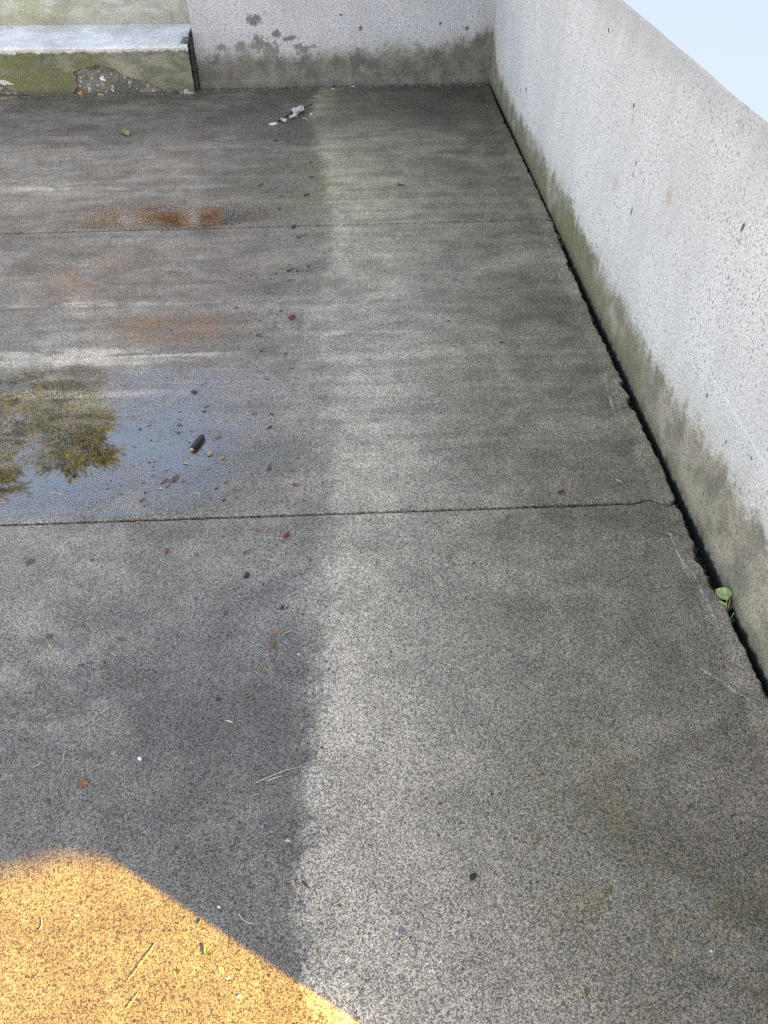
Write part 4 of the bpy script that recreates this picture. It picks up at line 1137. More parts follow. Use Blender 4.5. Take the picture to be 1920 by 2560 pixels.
    ('leaf', 'paper_scrap', -0.3393, 5.2966, 0.1235, 1.316, 0.75, 0.3, 'scrap', 'largest grey white torn scrap on the dark stem, far slab', 'scrap', None),
    ('straw', 'dead_twig', -0.4735, 5.1161, -0.2572, 5.4668, 0.04, 0.004, 'black_wood', 'dark dead stem on the far slab with pale scraps along it', 'stem', None),
    ('straw', 'twig', -0.3129, 5.195, -0.2739, 5.1473, 0.1, 0.002, 'straw', 'tiny pale twig right of the torn scraps', 'twig', None),
    ('straw', 'twig', -0.2557, 5.6173, -0.1999, 5.622, 0.1, 0.002, 'orange_tan', 'tan twig near the foot of the far wall', 'twig', None),
    ('chip', 'debris_crumb', -0.1262, 5.7834, 0.0246, -0.07, 0.6, 0.5, 'tan', 'tan crumb at the foot of the far wall', 'debris', None),
    ('chip', 'pebble', 0.0136, 5.8278, 0.022, -0.07, 0.6, 0.5, 'white_stone', 'white stone speck at the foot of the far wall', 'pebble', None),
    ('chip', 'pebble', -0.2597, 5.2679, 0.0127, -0.067, 0.9, 0.6, 'white_stone', 'white stone speck right of the largest torn scrap', 'pebble', None),
    ('straw', 'wood_splinter', -0.2624, 3.9865, -0.2341, 4.0053, 0.0, 0.004, 'black_wood', 'black wood splinter just above the upper joint', 'splinter', None),
    ('straw', 'straw', -0.4741, 4.4524, -0.4454, 4.4209, 0.2, 0.0015, 'straw', 'short curved straw in the middle of the far slab', 'straw', None),
    ('straw', 'straw', -0.3804, 4.2781, -0.3434, 4.3213, 0.05, 0.0015, 'straw', 'short straight straw below the curved one on the far slab', 'straw', None),
    ('leaf', 'fallen_leaf', -0.3793, 3.8349, 0.0165, 0.358, 0.7, 0.4, 'red', 'tiny red leaf scrap above the upper joint', 'leaf', None),
    ('chip', 'fallen_leaf', -0.3, 3.6174, 0.0281, 1.255, 0.7, 0.8, 'black_wood', 'dark leaf scrap stuck in the upper joint', 'leaf', None),
    ('leaf', 'fallen_leaf', -1.3612, 4.9738, 0.0959, -1.164, 0.45, 0.4, 'green', 'small green leaf alone on the far left slab', 'leaf', None),
    ('leaf', 'fallen_leaf', -1.6881, 5.7505, 0.0427, -0.445, 0.4, 0.4, 'green_yellow', 'yellow green leaf at the foot of the mossy ledge', 'leaf', None),
    ('chip', 'snail_shell', -1.8333, 5.7868, 0.0329, -0.069, 1.0, 0.9, 'orange', 'round orange brown snail shell at the foot of the mossy ledge', 'shell', None),
    ('chip', 'debris_crumb', -1.122, 5.5174, 0.029, -0.068, 0.4, 0.5, 'black_wood', 'black crumb on the far slab below the wall joint', 'debris', None),
    ('chip', 'debris_crumb', -0.9049, 5.2345, 0.0177, -0.067, 0.5, 0.6, 'black_wood', 'black crumb on the far slab left of the dead stem', 'debris', None),
    ('chip', 'debris_crumb', -1.6479, 4.5444, 0.0159, -0.063, 0.6, 0.6, 'black_wood', 'black crumb on the far left slab below the green leaf', 'debris', None),
    ('straw', 'straw', -0.3911, 3.2785, -0.37, 3.285, 0.2, 0.0014, 'tan', 'tan straw bits on the damp strip below the upper joint', 'straw', None),
    ('straw', 'twig', -0.3084, 3.1641, -0.2834, 3.1924, 0.0, 0.003, 'black_wood', 'dark straight twig on the damp strip below the upper joint', 'twig', None),
    ('chip', 'pebble', -0.2648, 3.169, 0.0123, -0.057, 0.9, 0.7, 'black_wood', 'black pellet right of the dark straight twig', 'pebble', None),
    ('chip', 'bark_chip', -0.2909, 3.0867, 0.0258, 0.126, 0.5, 0.35, 'stone_dark', 'dark flat bark chip below the dark straight twig', 'bark', None),
    ('chip', 'fallen_leaf', -0.2699, 2.772, 0.0337, 1.037, 0.8, 0.5, 'dark_red', 'crumpled dark red leaf on the damp strip of the middle slab', 'leaf', None),
    ('chip', 'pebble', -0.3936, 2.646, 0.0264, -0.612, 0.55, 0.5, 'stone_dark', 'dark oval pebble left of the crumpled dark red leaf', 'pebble', None),
    ('chip', 'pebble', -0.3761, 2.534, 0.0137, -0.053, 0.5, 0.5, 'black_wood', 'smaller black oval pebble below the dark oval one', 'pebble', None),
    ('chip', 'pebble', -0.3163, 2.8281, 0.0147, -0.055, 0.75, 0.4, 'stone_dark', 'grey oval pebble left of the crumpled dark red leaf, slightly above it', 'pebble', None),
    ('chip', 'pebble', -0.5033, 2.864, 0.0159, 0.62, 0.8, 0.5, 'stone_dark', 'dark pebble farthest left on the damp middle slab', 'pebble', None),
    ('chip', 'debris_crumb', -0.355, 3.1519, 0.0137, 0.639, 0.6, 0.45, 'black_wood', 'tiny dark crumb on the damp strip of the middle and far slabs', 'debris', 'dark crumbs along the damp strip'),
    ('chip', 'debris_crumb', -0.3763, 3.0245, 0.0102, -0.056, 0.6, 0.45, 'stone_dark', 'tiny dark crumb on the damp strip of the middle and far slabs', 'debris', 'dark crumbs along the damp strip'),
    ('chip', 'debris_crumb', -0.361, 3.0236, 0.0085, -0.056, 0.6, 0.45, 'bark_brown', 'tiny dark crumb on the damp strip of the middle and far slabs', 'debris', 'dark crumbs along the damp strip'),
    ('chip', 'debris_crumb', -0.217, 3.2112, 0.0187, 0.884, 0.6, 0.45, 'black_wood', 'tiny dark crumb on the damp strip of the middle and far slabs', 'debris', 'dark crumbs along the damp strip'),
    ('chip', 'debris_crumb', -0.2489, 3.5271, 0.0181, 0.92, 0.6, 0.45, 'stone_dark', 'tiny dark crumb on the damp strip of the middle and far slabs', 'debris', 'dark crumbs along the damp strip'),
    ('chip', 'debris_crumb', -0.4268, 3.5375, 0.0133, -0.058, 0.6, 0.45, 'bark_brown', 'tiny dark crumb on the damp strip of the middle and far slabs', 'debris', 'dark crumbs along the damp strip'),
    ('chip', 'debris_crumb', -0.3407, 2.347, 0.0146, -0.467, 0.6, 0.45, 'black_wood', 'tiny dark crumb on the damp strip of the middle and far slabs', 'debris', 'dark crumbs along the damp strip'),
    ('chip', 'debris_crumb', -0.2019, 2.3524, 0.0087, -0.053, 0.6, 0.45, 'stone_dark', 'tiny dark crumb on the damp strip of the middle and far slabs', 'debris', 'dark crumbs along the damp strip'),
    ('chip', 'debris_crumb', -0.24, 4.4496, 0.0224, 0.754, 0.6, 0.45, 'bark_brown', 'tiny dark crumb on the damp strip of the middle and far slabs', 'debris', 'dark crumbs along the damp strip'),
    ('chip', 'debris_crumb', -0.2299, 4.2352, 0.0226, 0.38, 0.6, 0.45, 'black_wood', 'tiny dark crumb on the damp strip of the middle and far slabs', 'debris', 'dark crumbs along the damp strip'),
    ('chip', 'debris_crumb', -0.3797, 3.9885, 0.0304, -0.742, 0.6, 0.45, 'stone_dark', 'tiny dark crumb on the damp strip of the middle and far slabs', 'debris', 'dark crumbs along the damp strip'),
    ('chip', 'debris_crumb', -0.4962, 4.1475, 0.0328, 1.185, 0.6, 0.45, 'bark_brown', 'tiny dark crumb on the damp strip of the middle and far slabs', 'debris', 'dark crumbs along the damp strip'),
    ('chip', 'debris_crumb', -0.2706, 3.5027, 0.0216, -0.707, 0.6, 0.45, 'black_wood', 'tiny dark crumb on the damp strip of the middle and far slabs', 'debris', 'dark crumbs along the damp strip'),
    ('chip', 'debris_crumb', -0.3567, 3.4324, 0.013, -0.058, 0.6, 0.45, 'stone_dark', 'tiny dark crumb on the damp strip of the middle and far slabs', 'debris', 'dark crumbs along the damp strip'),
    ('chip', 'debris_crumb', -0.3074, 3.4461, 0.0093, -0.058, 0.6, 0.45, 'bark_brown', 'tiny dark crumb on the damp strip of the middle and far slabs', 'debris', 'dark crumbs along the damp strip'),
    ('chip', 'debris_crumb', -0.3, 3.364, 0.0092, -0.058, 0.6, 0.45, 'black_wood', 'tiny dark crumb on the damp strip of the middle and far slabs', 'debris', 'dark crumbs along the damp strip'),
    ('chip', 'debris_crumb', -0.2223, 3.2727, 0.0072, -0.057, 0.6, 0.45, 'stone_dark', 'tiny dark crumb on the damp strip of the middle and far slabs', 'debris', 'dark crumbs along the damp strip'),
    ('chip', 'debris_crumb', -0.3628, 2.7927, 0.0097, -0.055, 0.6, 0.45, 'bark_brown', 'tiny dark crumb on the damp strip of the middle and far slabs', 'debris', 'dark crumbs along the damp strip'),
    ('chip', 'debris_crumb', -0.3988, 2.7573, 0.0112, 0.285, 0.6, 0.45, 'black_wood', 'tiny dark crumb on the damp strip of the middle and far slabs', 'debris', 'dark crumbs along the damp strip'),
    ('chip', 'debris_crumb', -0.3999, 2.6877, 0.0095, -0.054, 0.6, 0.45, 'stone_dark', 'tiny dark crumb on the damp strip of the middle and far slabs', 'debris', 'dark crumbs along the damp strip'),
    ('chip', 'debris_crumb', -0.4362, 2.6164, 0.0078, -0.054, 0.6, 0.45, 'bark_brown', 'tiny dark crumb on the damp strip of the middle and far slabs', 'debris', 'dark crumbs along the damp strip'),
    ('chip', 'debris_crumb', -0.4844, 2.6046, 0.0077, -0.054, 0.6, 0.45, 'black_wood', 'tiny dark crumb on the damp strip of the middle and far slabs', 'debris', 'dark crumbs along the damp strip'),
    ('chip', 'debris_crumb', -0.2795, 2.5123, 0.0153, 0.328, 0.6, 0.45, 'stone_dark', 'tiny dark crumb on the damp strip of the middle and far slabs', 'debris', 'dark crumbs along the damp strip'),
    ('chip', 'debris_crumb', -0.2339, 2.5854, 0.0062, -0.054, 0.6, 0.45, 'bark_brown', 'tiny dark crumb on the damp strip of the middle and far slabs', 'debris', 'dark crumbs along the damp strip'),
    ('chip', 'debris_crumb', -0.1809, 2.6818, 0.0079, -0.054, 0.6, 0.45, 'black_wood', 'tiny dark crumb on the damp strip of the middle and far slabs', 'debris', 'dark crumbs along the damp strip'),
    ('chip', 'debris_crumb', -0.4274, 2.8151, 0.0097, 0.29, 0.6, 0.45, 'stone_dark', 'tiny dark crumb on the damp strip of the middle and far slabs', 'debris', 'dark crumbs along the damp strip'),
    ('chip', 'debris_crumb', -0.346, 2.9712, 0.0084, -0.056, 0.6, 0.45, 'bark_brown', 'tiny dark crumb on the damp strip of the middle and far slabs', 'debris', 'dark crumbs along the damp strip'),
    ('chip', 'debris_crumb', -0.256, 2.9901, 0.0102, -0.056, 0.6, 0.45, 'black_wood', 'tiny dark crumb on the damp strip of the middle and far slabs', 'debris', 'dark crumbs along the damp strip'),
    ('chip', 'debris_crumb', -0.42, 2.4629, 0.0105, -0.053, 0.6, 0.45, 'stone_dark', 'tiny dark crumb on the damp strip of the middle and far slabs', 'debris', 'dark crumbs along the damp strip'),
    ('chip', 'debris_crumb', -0.4451, 2.4776, 0.0075, -0.053, 0.6, 0.45, 'bark_brown', 'tiny dark crumb on the damp strip of the middle and far slabs', 'debris', 'dark crumbs along the damp strip'),
    ('chip', 'debris_crumb', -0.3286, 3.6549, 0.0097, -0.059, 0.6, 0.45, 'black_wood', 'tiny dark crumb on the damp strip of the middle and far slabs', 'debris', 'dark crumbs along the damp strip'),
    ('chip', 'debris_crumb', -0.2608, 3.7613, 0.0119, -0.06, 0.6, 0.45, 'stone_dark', 'tiny dark crumb on the damp strip of the middle and far slabs', 'debris', 'dark crumbs along the damp strip'),
    ('chip', 'debris_crumb', -0.3868, 3.6583, 0.0097, -0.059, 0.6, 0.45, 'bark_brown', 'tiny dark crumb on the damp strip of the middle and far slabs', 'debris', 'dark crumbs along the damp strip'),
    ('chip', 'debris_crumb', -0.3279, 4.3146, 0.0131, -0.062, 0.6, 0.45, 'black_wood', 'tiny dark crumb on the damp strip of the middle and far slabs', 'debris', 'dark crumbs along the damp strip'),
    ('chip', 'debris_crumb', -0.3794, 4.519, 0.0113, -0.063, 0.6, 0.45, 'stone_dark', 'tiny dark crumb on the damp strip of the middle and far slabs', 'debris', 'dark crumbs along the damp strip'),
    ('chip', 'debris_crumb', -0.4131, 4.0997, 0.0185, 0.571, 0.6, 0.45, 'bark_brown', 'tiny dark crumb on the damp strip of the middle and far slabs', 'debris', 'dark crumbs along the damp strip'),
    ('chip', 'debris_crumb', -0.4558, 4.0498, 0.015, 0.374, 0.6, 0.45, 'black_wood', 'tiny dark crumb on the damp strip of the middle and far slabs', 'debris', 'dark crumbs along the damp strip'),
    ('chip', 'debris_crumb', -0.4212, 4.6211, 0.0207, 0.178, 0.6, 0.45, 'stone_dark', 'tiny dark crumb on the damp strip of the middle and far slabs', 'debris', 'dark crumbs along the damp strip'),
    ('chip', 'debris_crumb', -0.3793, 4.8007, 0.0282, 0.085, 0.6, 0.45, 'bark_brown', 'tiny dark crumb on the damp strip of the middle and far slabs', 'debris', 'dark crumbs along the damp strip'),
    ('chip', 'debris_crumb', -0.455, 4.8056, 0.0292, -0.209, 0.6, 0.45, 'black_wood', 'tiny dark crumb on the damp strip of the middle and far slabs', 'debris', 'dark crumbs along the damp strip'),
    ('chip', 'debris_crumb', -0.3084, 4.7961, 0.019, 0.183, 0.6, 0.45, 'stone_dark', 'tiny dark crumb on the damp strip of the middle and far slabs', 'debris', 'dark crumbs along the damp strip'),
    ('chip', 'debris_crumb', -0.8234, 1.055, 0.0087, -0.046, 0.65, 0.4, 'black_wood', 'tiny dark speck of grit on the near slab', 'debris', 'dark grit on the near slab'),
    ('chip', 'debris_crumb', -0.7385, 1.0941, 0.0069, -0.046, 0.65, 0.4, 'stone_dark', 'tiny dark speck of grit on the near slab', 'debris', 'dark grit on the near slab'),
    ('chip', 'debris_crumb', -0.6577, 0.7529, 0.0069, -0.044, 0.65, 0.4, 'black_wood', 'tiny dark speck of grit on the near slab', 'debris', 'dark grit on the near slab'),
    ('chip', 'debris_crumb', -0.4198, 0.9108, 0.0073, -0.045, 0.65, 0.4, 'stone_dark', 'tiny dark speck of grit on the near slab', 'debris', 'dark grit on the near slab'),
    ('chip', 'debris_crumb', -0.1487, 0.8905, 0.0073, -0.045, 0.65, 0.4, 'black_wood', 'tiny dark speck of grit on the near slab', 'debris', 'dark grit on the near slab'),
    ('chip', 'debris_crumb', -0.1176, 0.8791, 0.009, 0.34, 0.65, 0.4, 'stone_dark', 'tiny dark speck of grit on the near slab', 'debris', 'dark grit on the near slab'),
    ('chip', 'debris_crumb', -0.1743, 1.2638, 0.0084, -0.047, 0.65, 0.4, 'black_wood', 'tiny dark speck of grit on the near slab', 'debris', 'dark grit on the near slab'),
    ('chip', 'debris_crumb', -0.4609, 1.33, 0.0075, -0.047, 0.65, 0.4, 'stone_dark', 'tiny dark speck of grit on the near slab', 'debris', 'dark grit on the near slab'),
    ('chip', 'debris_crumb', -0.4486, 1.367, 0.0065, -0.048, 0.65, 0.4, 'black_wood', 'tiny dark speck of grit on the near slab', 'debris', 'dark grit on the near slab'),
    ('chip', 'debris_crumb', -0.4147, 1.2818, 0.0063, -0.047, 0.65, 0.4, 'stone_dark', 'tiny dark speck of grit on the near slab', 'debris', 'dark grit on the near slab'),
    ('chip', 'debris_crumb', -0.3639, 1.2068, 0.0082, -0.047, 0.65, 0.4, 'black_wood', 'tiny dark speck of grit on the near slab', 'debris', 'dark grit on the near slab'),
    ('chip', 'debris_crumb', -0.4979, 1.1757, 0.0081, -0.047, 0.65, 0.4, 'stone_dark', 'tiny dark speck of grit on the near slab', 'debris', 'dark grit on the near slab'),
    ('chip', 'debris_crumb', -0.5296, 1.1018, 0.0079, -0.046, 0.65, 0.4, 'black_wood', 'tiny dark speck of grit on the near slab', 'debris', 'dark grit on the near slab'),
    ('chip', 'debris_crumb', -0.6955, 1.1353, 0.0127, -0.242, 0.65, 0.4, 'stone_dark', 'tiny dark speck of grit on the near slab', 'debris', 'dark grit on the near slab'),
    ('chip', 'debris_crumb', -0.6621, 1.1361, 0.009, -0.046, 0.65, 0.4, 'black_wood', 'tiny dark speck of grit on the near slab', 'debris', 'dark grit on the near slab'),
    ('chip', 'debris_crumb', -0.584, 1.1101, 0.0079, -0.046, 0.65, 0.4, 'stone_dark', 'tiny dark speck of grit on the near slab', 'debris', 'dark grit on the near slab'),
    ('chip', 'debris_crumb', -0.6166, 0.8772, 0.0054, -0.045, 0.65, 0.4, 'black_wood', 'tiny dark speck of grit on the near slab', 'debris', 'dark grit on the near slab'),
    ('chip', 'debris_crumb', -0.4821, 1.0483, 0.0087, -0.046, 0.65, 0.4, 'stone_dark', 'tiny dark speck of grit on the near slab', 'debris', 'dark grit on the near slab'),
    ('chip', 'debris_crumb', -0.3661, 1.0175, 0.012, 0.373, 0.65, 0.4, 'black_wood', 'tiny dark speck of grit on the near slab', 'debris', 'dark grit on the near slab'),
    ('chip', 'debris_crumb', -0.3917, 1.0165, 0.0086, -0.046, 0.65, 0.4, 'stone_dark', 'tiny dark speck of grit on the near slab', 'debris', 'dark grit on the near slab'),
    ('chip', 'debris_crumb', -0.2591, 0.96, 0.0084, -0.046, 0.65, 0.4, 'black_wood', 'tiny dark speck of grit on the near slab', 'debris', 'dark grit on the near slab'),
    ('chip', 'debris_crumb', -0.2101, 0.8349, 0.008, -0.045, 0.65, 0.4, 'stone_dark', 'tiny dark speck of grit on the near slab', 'debris', 'dark grit on the near slab'),
    ('chip', 'debris_crumb', -0.4148, 0.6678, 0.0066, -0.044, 0.65, 0.4, 'black_wood', 'tiny dark speck of grit on the near slab', 'debris', 'dark grit on the near slab'),
    ('chip', 'debris_crumb', -0.6837, 0.7913, 0.0061, -0.045, 0.65, 0.4, 'stone_dark', 'tiny dark speck of grit on the near slab', 'debris', 'dark grit on the near slab'),
    ('chip', 'debris_crumb', -0.8013, 0.9301, 0.0065, -0.045, 0.65, 0.4, 'black_wood', 'tiny dark speck of grit on the near slab', 'debris', 'dark grit on the near slab'),
    ('chip', 'debris_crumb', -0.5653, 1.2508, 0.0073, -0.047, 0.65, 0.4, 'stone_dark', 'tiny dark speck of grit on the near slab', 'debris', 'dark grit on the near slab'),
    ('chip', 'debris_crumb', -0.2369, 1.1355, 0.007, -0.046, 0.65, 0.4, 'black_wood', 'tiny dark speck of grit on the near slab', 'debris', 'dark grit on the near slab'),
    ('chip', 'debris_crumb', -0.2083, 1.0639, 0.0078, -0.046, 0.65, 0.4, 'stone_dark', 'tiny dark speck of grit on the near slab', 'debris', 'dark grit on the near slab'),
    ('chip', 'debris_crumb', -0.1936, 1.0609, 0.0068, -0.046, 0.65, 0.4, 'black_wood', 'tiny dark speck of grit on the near slab', 'debris', 'dark grit on the near slab'),
    ('chip', 'debris_crumb', -0.1487, 1.0554, 0.0068, -0.046, 0.65, 0.4, 'stone_dark', 'tiny dark speck of grit on the near slab', 'debris', 'dark grit on the near slab'),
    ('chip', 'debris_crumb', -0.2939, 0.7829, 0.0078, -0.045, 0.65, 0.4, 'black_wood', 'tiny dark speck of grit on the near slab', 'debris', 'dark grit on the near slab'),
    ('chip', 'debris_crumb', 0.3916, 1.4669, 0.0079, -0.048, 0.65, 0.4, 'stone_dark', 'tiny dark speck of grit on the near slab', 'debris', 'dark grit on the near slab'),
    ('chip', 'debris_crumb', 0.2941, 1.423, 0.0094, -0.737, 0.65, 0.4, 'black_wood', 'tiny dark speck of grit on the near slab', 'debris', 'dark grit on the near slab'),
    ('chip', 'debris_crumb', 0.0846, 1.3276, 0.0065, -0.048, 0.65, 0.4, 'stone_dark', 'tiny dark speck of grit on the near slab', 'debris', 'dark grit on the near slab'),
    ('chip', 'debris_crumb', 0.342, 1.1267, 0.006, -0.047, 0.65, 0.4, 'black_wood', 'tiny dark speck of grit on the near slab', 'debris', 'dark grit on the near slab'),
    ('chip', 'debris_crumb', 0.1375, 0.7368, 0.0077, -0.045, 0.65, 0.4, 'stone_dark', 'tiny dark speck of grit on the near slab', 'debris', 'dark grit on the near slab'),
    ('chip', 'debris_crumb', 0.2518, 0.754, 0.0078, -0.045, 0.65, 0.4, 'black_wood', 'tiny dark speck of grit on the near slab', 'debris', 'dark grit on the near slab'),
    ('chip', 'debris_crumb', 0.611, 0.6724, 0.0087, 0.125, 0.65, 0.4, 'stone_dark', 'tiny dark speck of grit on the near slab', 'debris', 'dark grit on the near slab'),
    ('chip', 'debris_crumb', 0.7509, 0.6833, 0.0076, -0.044, 0.65, 0.4, 'black_wood', 'tiny dark speck of grit on the near slab', 'debris', 'dark grit on the near slab'),
    ('chip', 'debris_crumb', 0.78, 0.648, 0.0075, -0.044, 0.65, 0.4, 'stone_dark', 'tiny dark speck of grit on the near slab', 'debris', 'dark grit on the near slab'),
    ('chip', 'debris_crumb', 0.1269, 0.6686, 0.0067, -0.044, 0.65, 0.4, 'black_wood', 'tiny dark speck of grit on the near slab', 'debris', 'dark grit on the near slab'),
    ('chip', 'debris_crumb', 0.2878, 0.6557, 0.0075, -0.044, 0.65, 0.4, 'stone_dark', 'tiny dark speck of grit on the near slab', 'debris', 'dark grit on the near slab'),
    ('chip', 'debris_crumb', 0.3594, 0.5812, 0.0072, -0.044, 0.65, 0.4, 'black_wood', 'tiny dark speck of grit on the near slab', 'debris', 'dark grit on the near slab'),
    ('chip', 'debris_crumb', 0.6491, 0.6087, 0.0065, -0.044, 0.65, 0.4, 'stone_dark', 'tiny dark speck of grit on the near slab', 'debris', 'dark grit on the near slab'),
]
for i, (kind, name, a, b, c_, d_, e_, f_, mat, lab, cat, grp) in enumerate(DEBRIS):
    if kind == 'straw':
        bm = bmesh.new()
        org = ((a + c_) / 2, (b + d_) / 2)
        straw_into(bm, a, b, c_, d_, e_, f_, i * 1.3, org)
        o = obj(name, bm, MAT[mat], loc=(org[0], org[1], .0004))
    elif kind == 'multi':
        bm = bmesh.new()
        org = a[0][:2]
        for q, sgm in enumerate(a):
            straw_into(bm, *sgm, i + q * 1.7, org)
        o = obj(name, bm, MAT[mat], loc=(org[0], org[1], .0004))
    elif kind == 'leaf':
        o = obj(name, leaf_mesh(c_, c_ * e_, f_ * 1.6, i * .77), MAT[mat], loc=(a, b, .0003), rot=(0, 0, d_))
    elif kind == 'stub':
        o = empty(name, (a, b, 0))
        o.rotation_euler = (0, 0, d_)
        l, r = c_, c_ * e_ * .42
        bm = bmesh.new()
        tube(bm, [((k / 10 - .5) * l, 0, r * .85) for k in range(11)], [r * (1 + .10 * n1(k, .8, 3)) * (.8 if k in (0, 10) else 1) for k in range(11)], 10)
        obj('bark', bm, MAT['black_wood'], o)
        bm = bmesh.new()
        tube(bm, [(-.5 * l - .002, 0, r * .85), (-.5 * l + .004, 0, r * .85)], [r * .55, r * .62], 10)
        obj('broken_end', bm, MAT['tan'], o)
    else:
        w = c_ * e_
        ang = .75 if name in ('bark_flake', 'bark_strip', 'bark_chip', 'wood_chip', 'fallen_leaf', 'moss_clump', 'paper_scrap', 'debris_crumb') else .35
        small = c_ < .012
        h = min(w, c_) * f_ * (1.2 if name == 'pebble' else 1.0)
        o = obj(name, blob_mesh(c_ * 1.05, w * 1.05, max(h, .0042 if 'puddle' in (grp or '') else .002), i * .91, ang, 1 if small else 2), MAT[mat], loc=(a, b, -.0002), rot=(0, 0, d_))
    tag(o, lab, cat, grp)

# ------------------------------------------------------------------ weed growing from the gap by the right wall
weed = tag(empty('gap_weed', (.944, 1.24, 0)), 'small green weed with one pale leaf growing from the gap at the right wall', 'weed')


def big_leaf(l, w, cup, seed):
    bm = bmesh.new()
    nu, nv = 14, 8
    top, bot = [], []
    for lst, dz in ((top, .0006), (bot, 0)):
        for i in range(nu + 1):
            u = i / nu
            half = w / 2 * (math.sin(math.pi * u ** .72) ** .8 if 0 < u < 1 else .01)
            r = []
            for j in range(nv + 1):
                t = j / nv * 2 - 1
                z = cup * w * (t * t * .5) - .006 * (u - .4) ** 2 / .36 + .0022 * n1(u * 5 + t, 1.0, seed) - .0012 * math.exp(-(t * 6) ** 2) + dz
                r.append(bm.verts.new(((u - .3) * l, t * half, z)))
            lst.append(r)
    for lst in (top, bot):
        for i in range(nu):
            for j in range(nv):
                bm.faces.new((lst[i][j], lst[i + 1][j], lst[i + 1][j + 1], lst[i][j + 1]))
    for i in range(nu):
        for j in (0, nv):
            bm.faces.new((top[i][j], top[i + 1][j], bot[i + 1][j], bot[i][j]))
    for i in (0, nu):
        for j in range(nv):
            bm.faces.new((top[i][j], top[i][j + 1], bot[i][j + 1], bot[i][j]))
    for f in bm.faces:
        f.smooth = True
    return bm


def weed_leaf(l, w, cup, seed, mat, loc, rot):
    obj('leaf', big_leaf(l, w, cup, seed), MAT[mat], weed, loc, rot)


_x = Vector((-.62, .30, .10)).normalized()
_n = Vector((-.42, -.52, .74))
_y = _n.cross(_x).normalized()
_z = _x.cross(_y)
weed_leaf(.043, .034, .16, 1.0, 'leaf_fresh', (.002, .026, .016), Matrix((_x, _y, _z)).transposed().to_euler())
weed_leaf(.034, .016, .6, 2.0, 'leaf_fresh', (-.010, .004, .002), (R(40), R(25), R(120)))
weed_leaf(.050, .034, .2, 3.0, 'leaf_deep', (.002, .002, -.012), (R(-8), R(20), R(100)))
weed_leaf(.042, .028, .2, 4.0, 'leaf_deep', (.0, -.034, -.014), (R(8), R(-10), R(200)))
for k, (p0, p1, p2) in enumerate([((-.004, -.03, -.03), (-.006, .0, .004), (.006, .026, .015)), ((-.004, -.02, -.03), (.004, .002, .002), (.012, .016, .006)), ((.0, -.035, -.03), (.008, -.024, .0), (.004, -.03, .006))]):
    bm = bmesh.new()
    path = []
    for i in range(9):
        t = i / 8
        path.append(tuple((1 - t) ** 2 * a + 2 * t * (1 - t) * b + t * t * c for a, b, c in zip(p0, p1, p2)))
    tube(bm, path, [.0009] * 9)
    obj('stem', bm, MAT['green_yellow'], weed)

moss = tag(empty('moss_tuft', (.946, 3.42, -.006)), 'green moss tuft in the gap beside the right end of the upper joint', 'moss')
for k in range(18):
    bm = bmesh.new()
    x, y = rnd.uniform(-.012, .010), rnd.uniform(-.06, .06)
    tube(bm, [(x, y, -.02), (x + rnd.uniform(-.006, .006), y + rnd.uniform(-.008, .008), .004), (x + rnd.uniform(-.012, .012), y + rnd.uniform(-.016, .016), rnd.uniform(.002, .010))], [.0022, .0026, .0008], 5)
    obj('moss_shoot', bm, MAT['moss'], moss)

# clods in the gap: real crumbs of soil and broken concrete edge
hp = Heap()
for k in range(800):
    y = rnd.uniform(.6, 5.75)
    r = rnd.uniform(.002, .007)
    mtx = Matrix.Translation((rnd.uniform(.932, .957), y, rnd.uniform(-.048, -.034))) @ Matrix.Diagonal((r * rnd.uniform(.7, 1.4), r * rnd.uniform(.7, 1.6), r, 1))
    hp.grain(mtx)
tag(obj('gap_rubble', hp.mesh('gap_rubble'), simple('gap_grit', (.02, .019, .015), (.11, .10, .08), 30, .9, .2)), 'dark crumbs of soil lying down in the gap', kind='stuff')

# rubble at the foot of the ledge: countable lumps
M_lump = simple('broken_concrete', (.16, .155, .14), (.42, .41, .38), 70, .85, .3, .8)
for k, (x, y, s_, m_, lab) in enumerate([
        (-1.115, 5.765, .034, M_lump, 'largest grey lump of broken concrete at the foot of the upright joint'), (-1.15, 5.755, .022, M_lump, 'small grey lump beside the largest one at the upright joint'),
        (-1.085, 5.757, .020, M_lump, 'small grey lump right at the foot of the filler strip'), (-1.19, 5.765, .026, MAT['bark_brown'], 'brown crust of bark at the foot of the mossy ledge by the joint')]):
    tag(obj('concrete_lump', blob_mesh(s_ * 1.5, s_, s_ * .8, k + 20.3, .9), m_, loc=(x, y, 0), rot=(0, 0, k * 1.3)), lab, 'rubble')
tag(obj('white_stone', blob_mesh(.036, .02, .034, 31.0, .8), MAT['white_stone'], loc=(-1.665, LY + .012, .085), rot=(R(8), R(20), 0)), 'white stone chip stuck in the broken plaster of the ledge', 'stone')
tag(obj('concrete_flap', blob_mesh(.42, .09, .03, 35.0, .5, 3), M_floor, loc=(-2.46, 5.74, -.004), rot=(0, 0, .12)), 'flat broken concrete flake lifting at the far left foot of the ledge', 'rubble')
tag(obj('white_stone', blob_mesh(.11, .04, .05, 37.0, .8), MAT['scrap'], loc=(-2.33, LY + .008, .075), rot=(0, R(12), 0)), 'white lime crust on the ledge at the far left edge', 'stone')

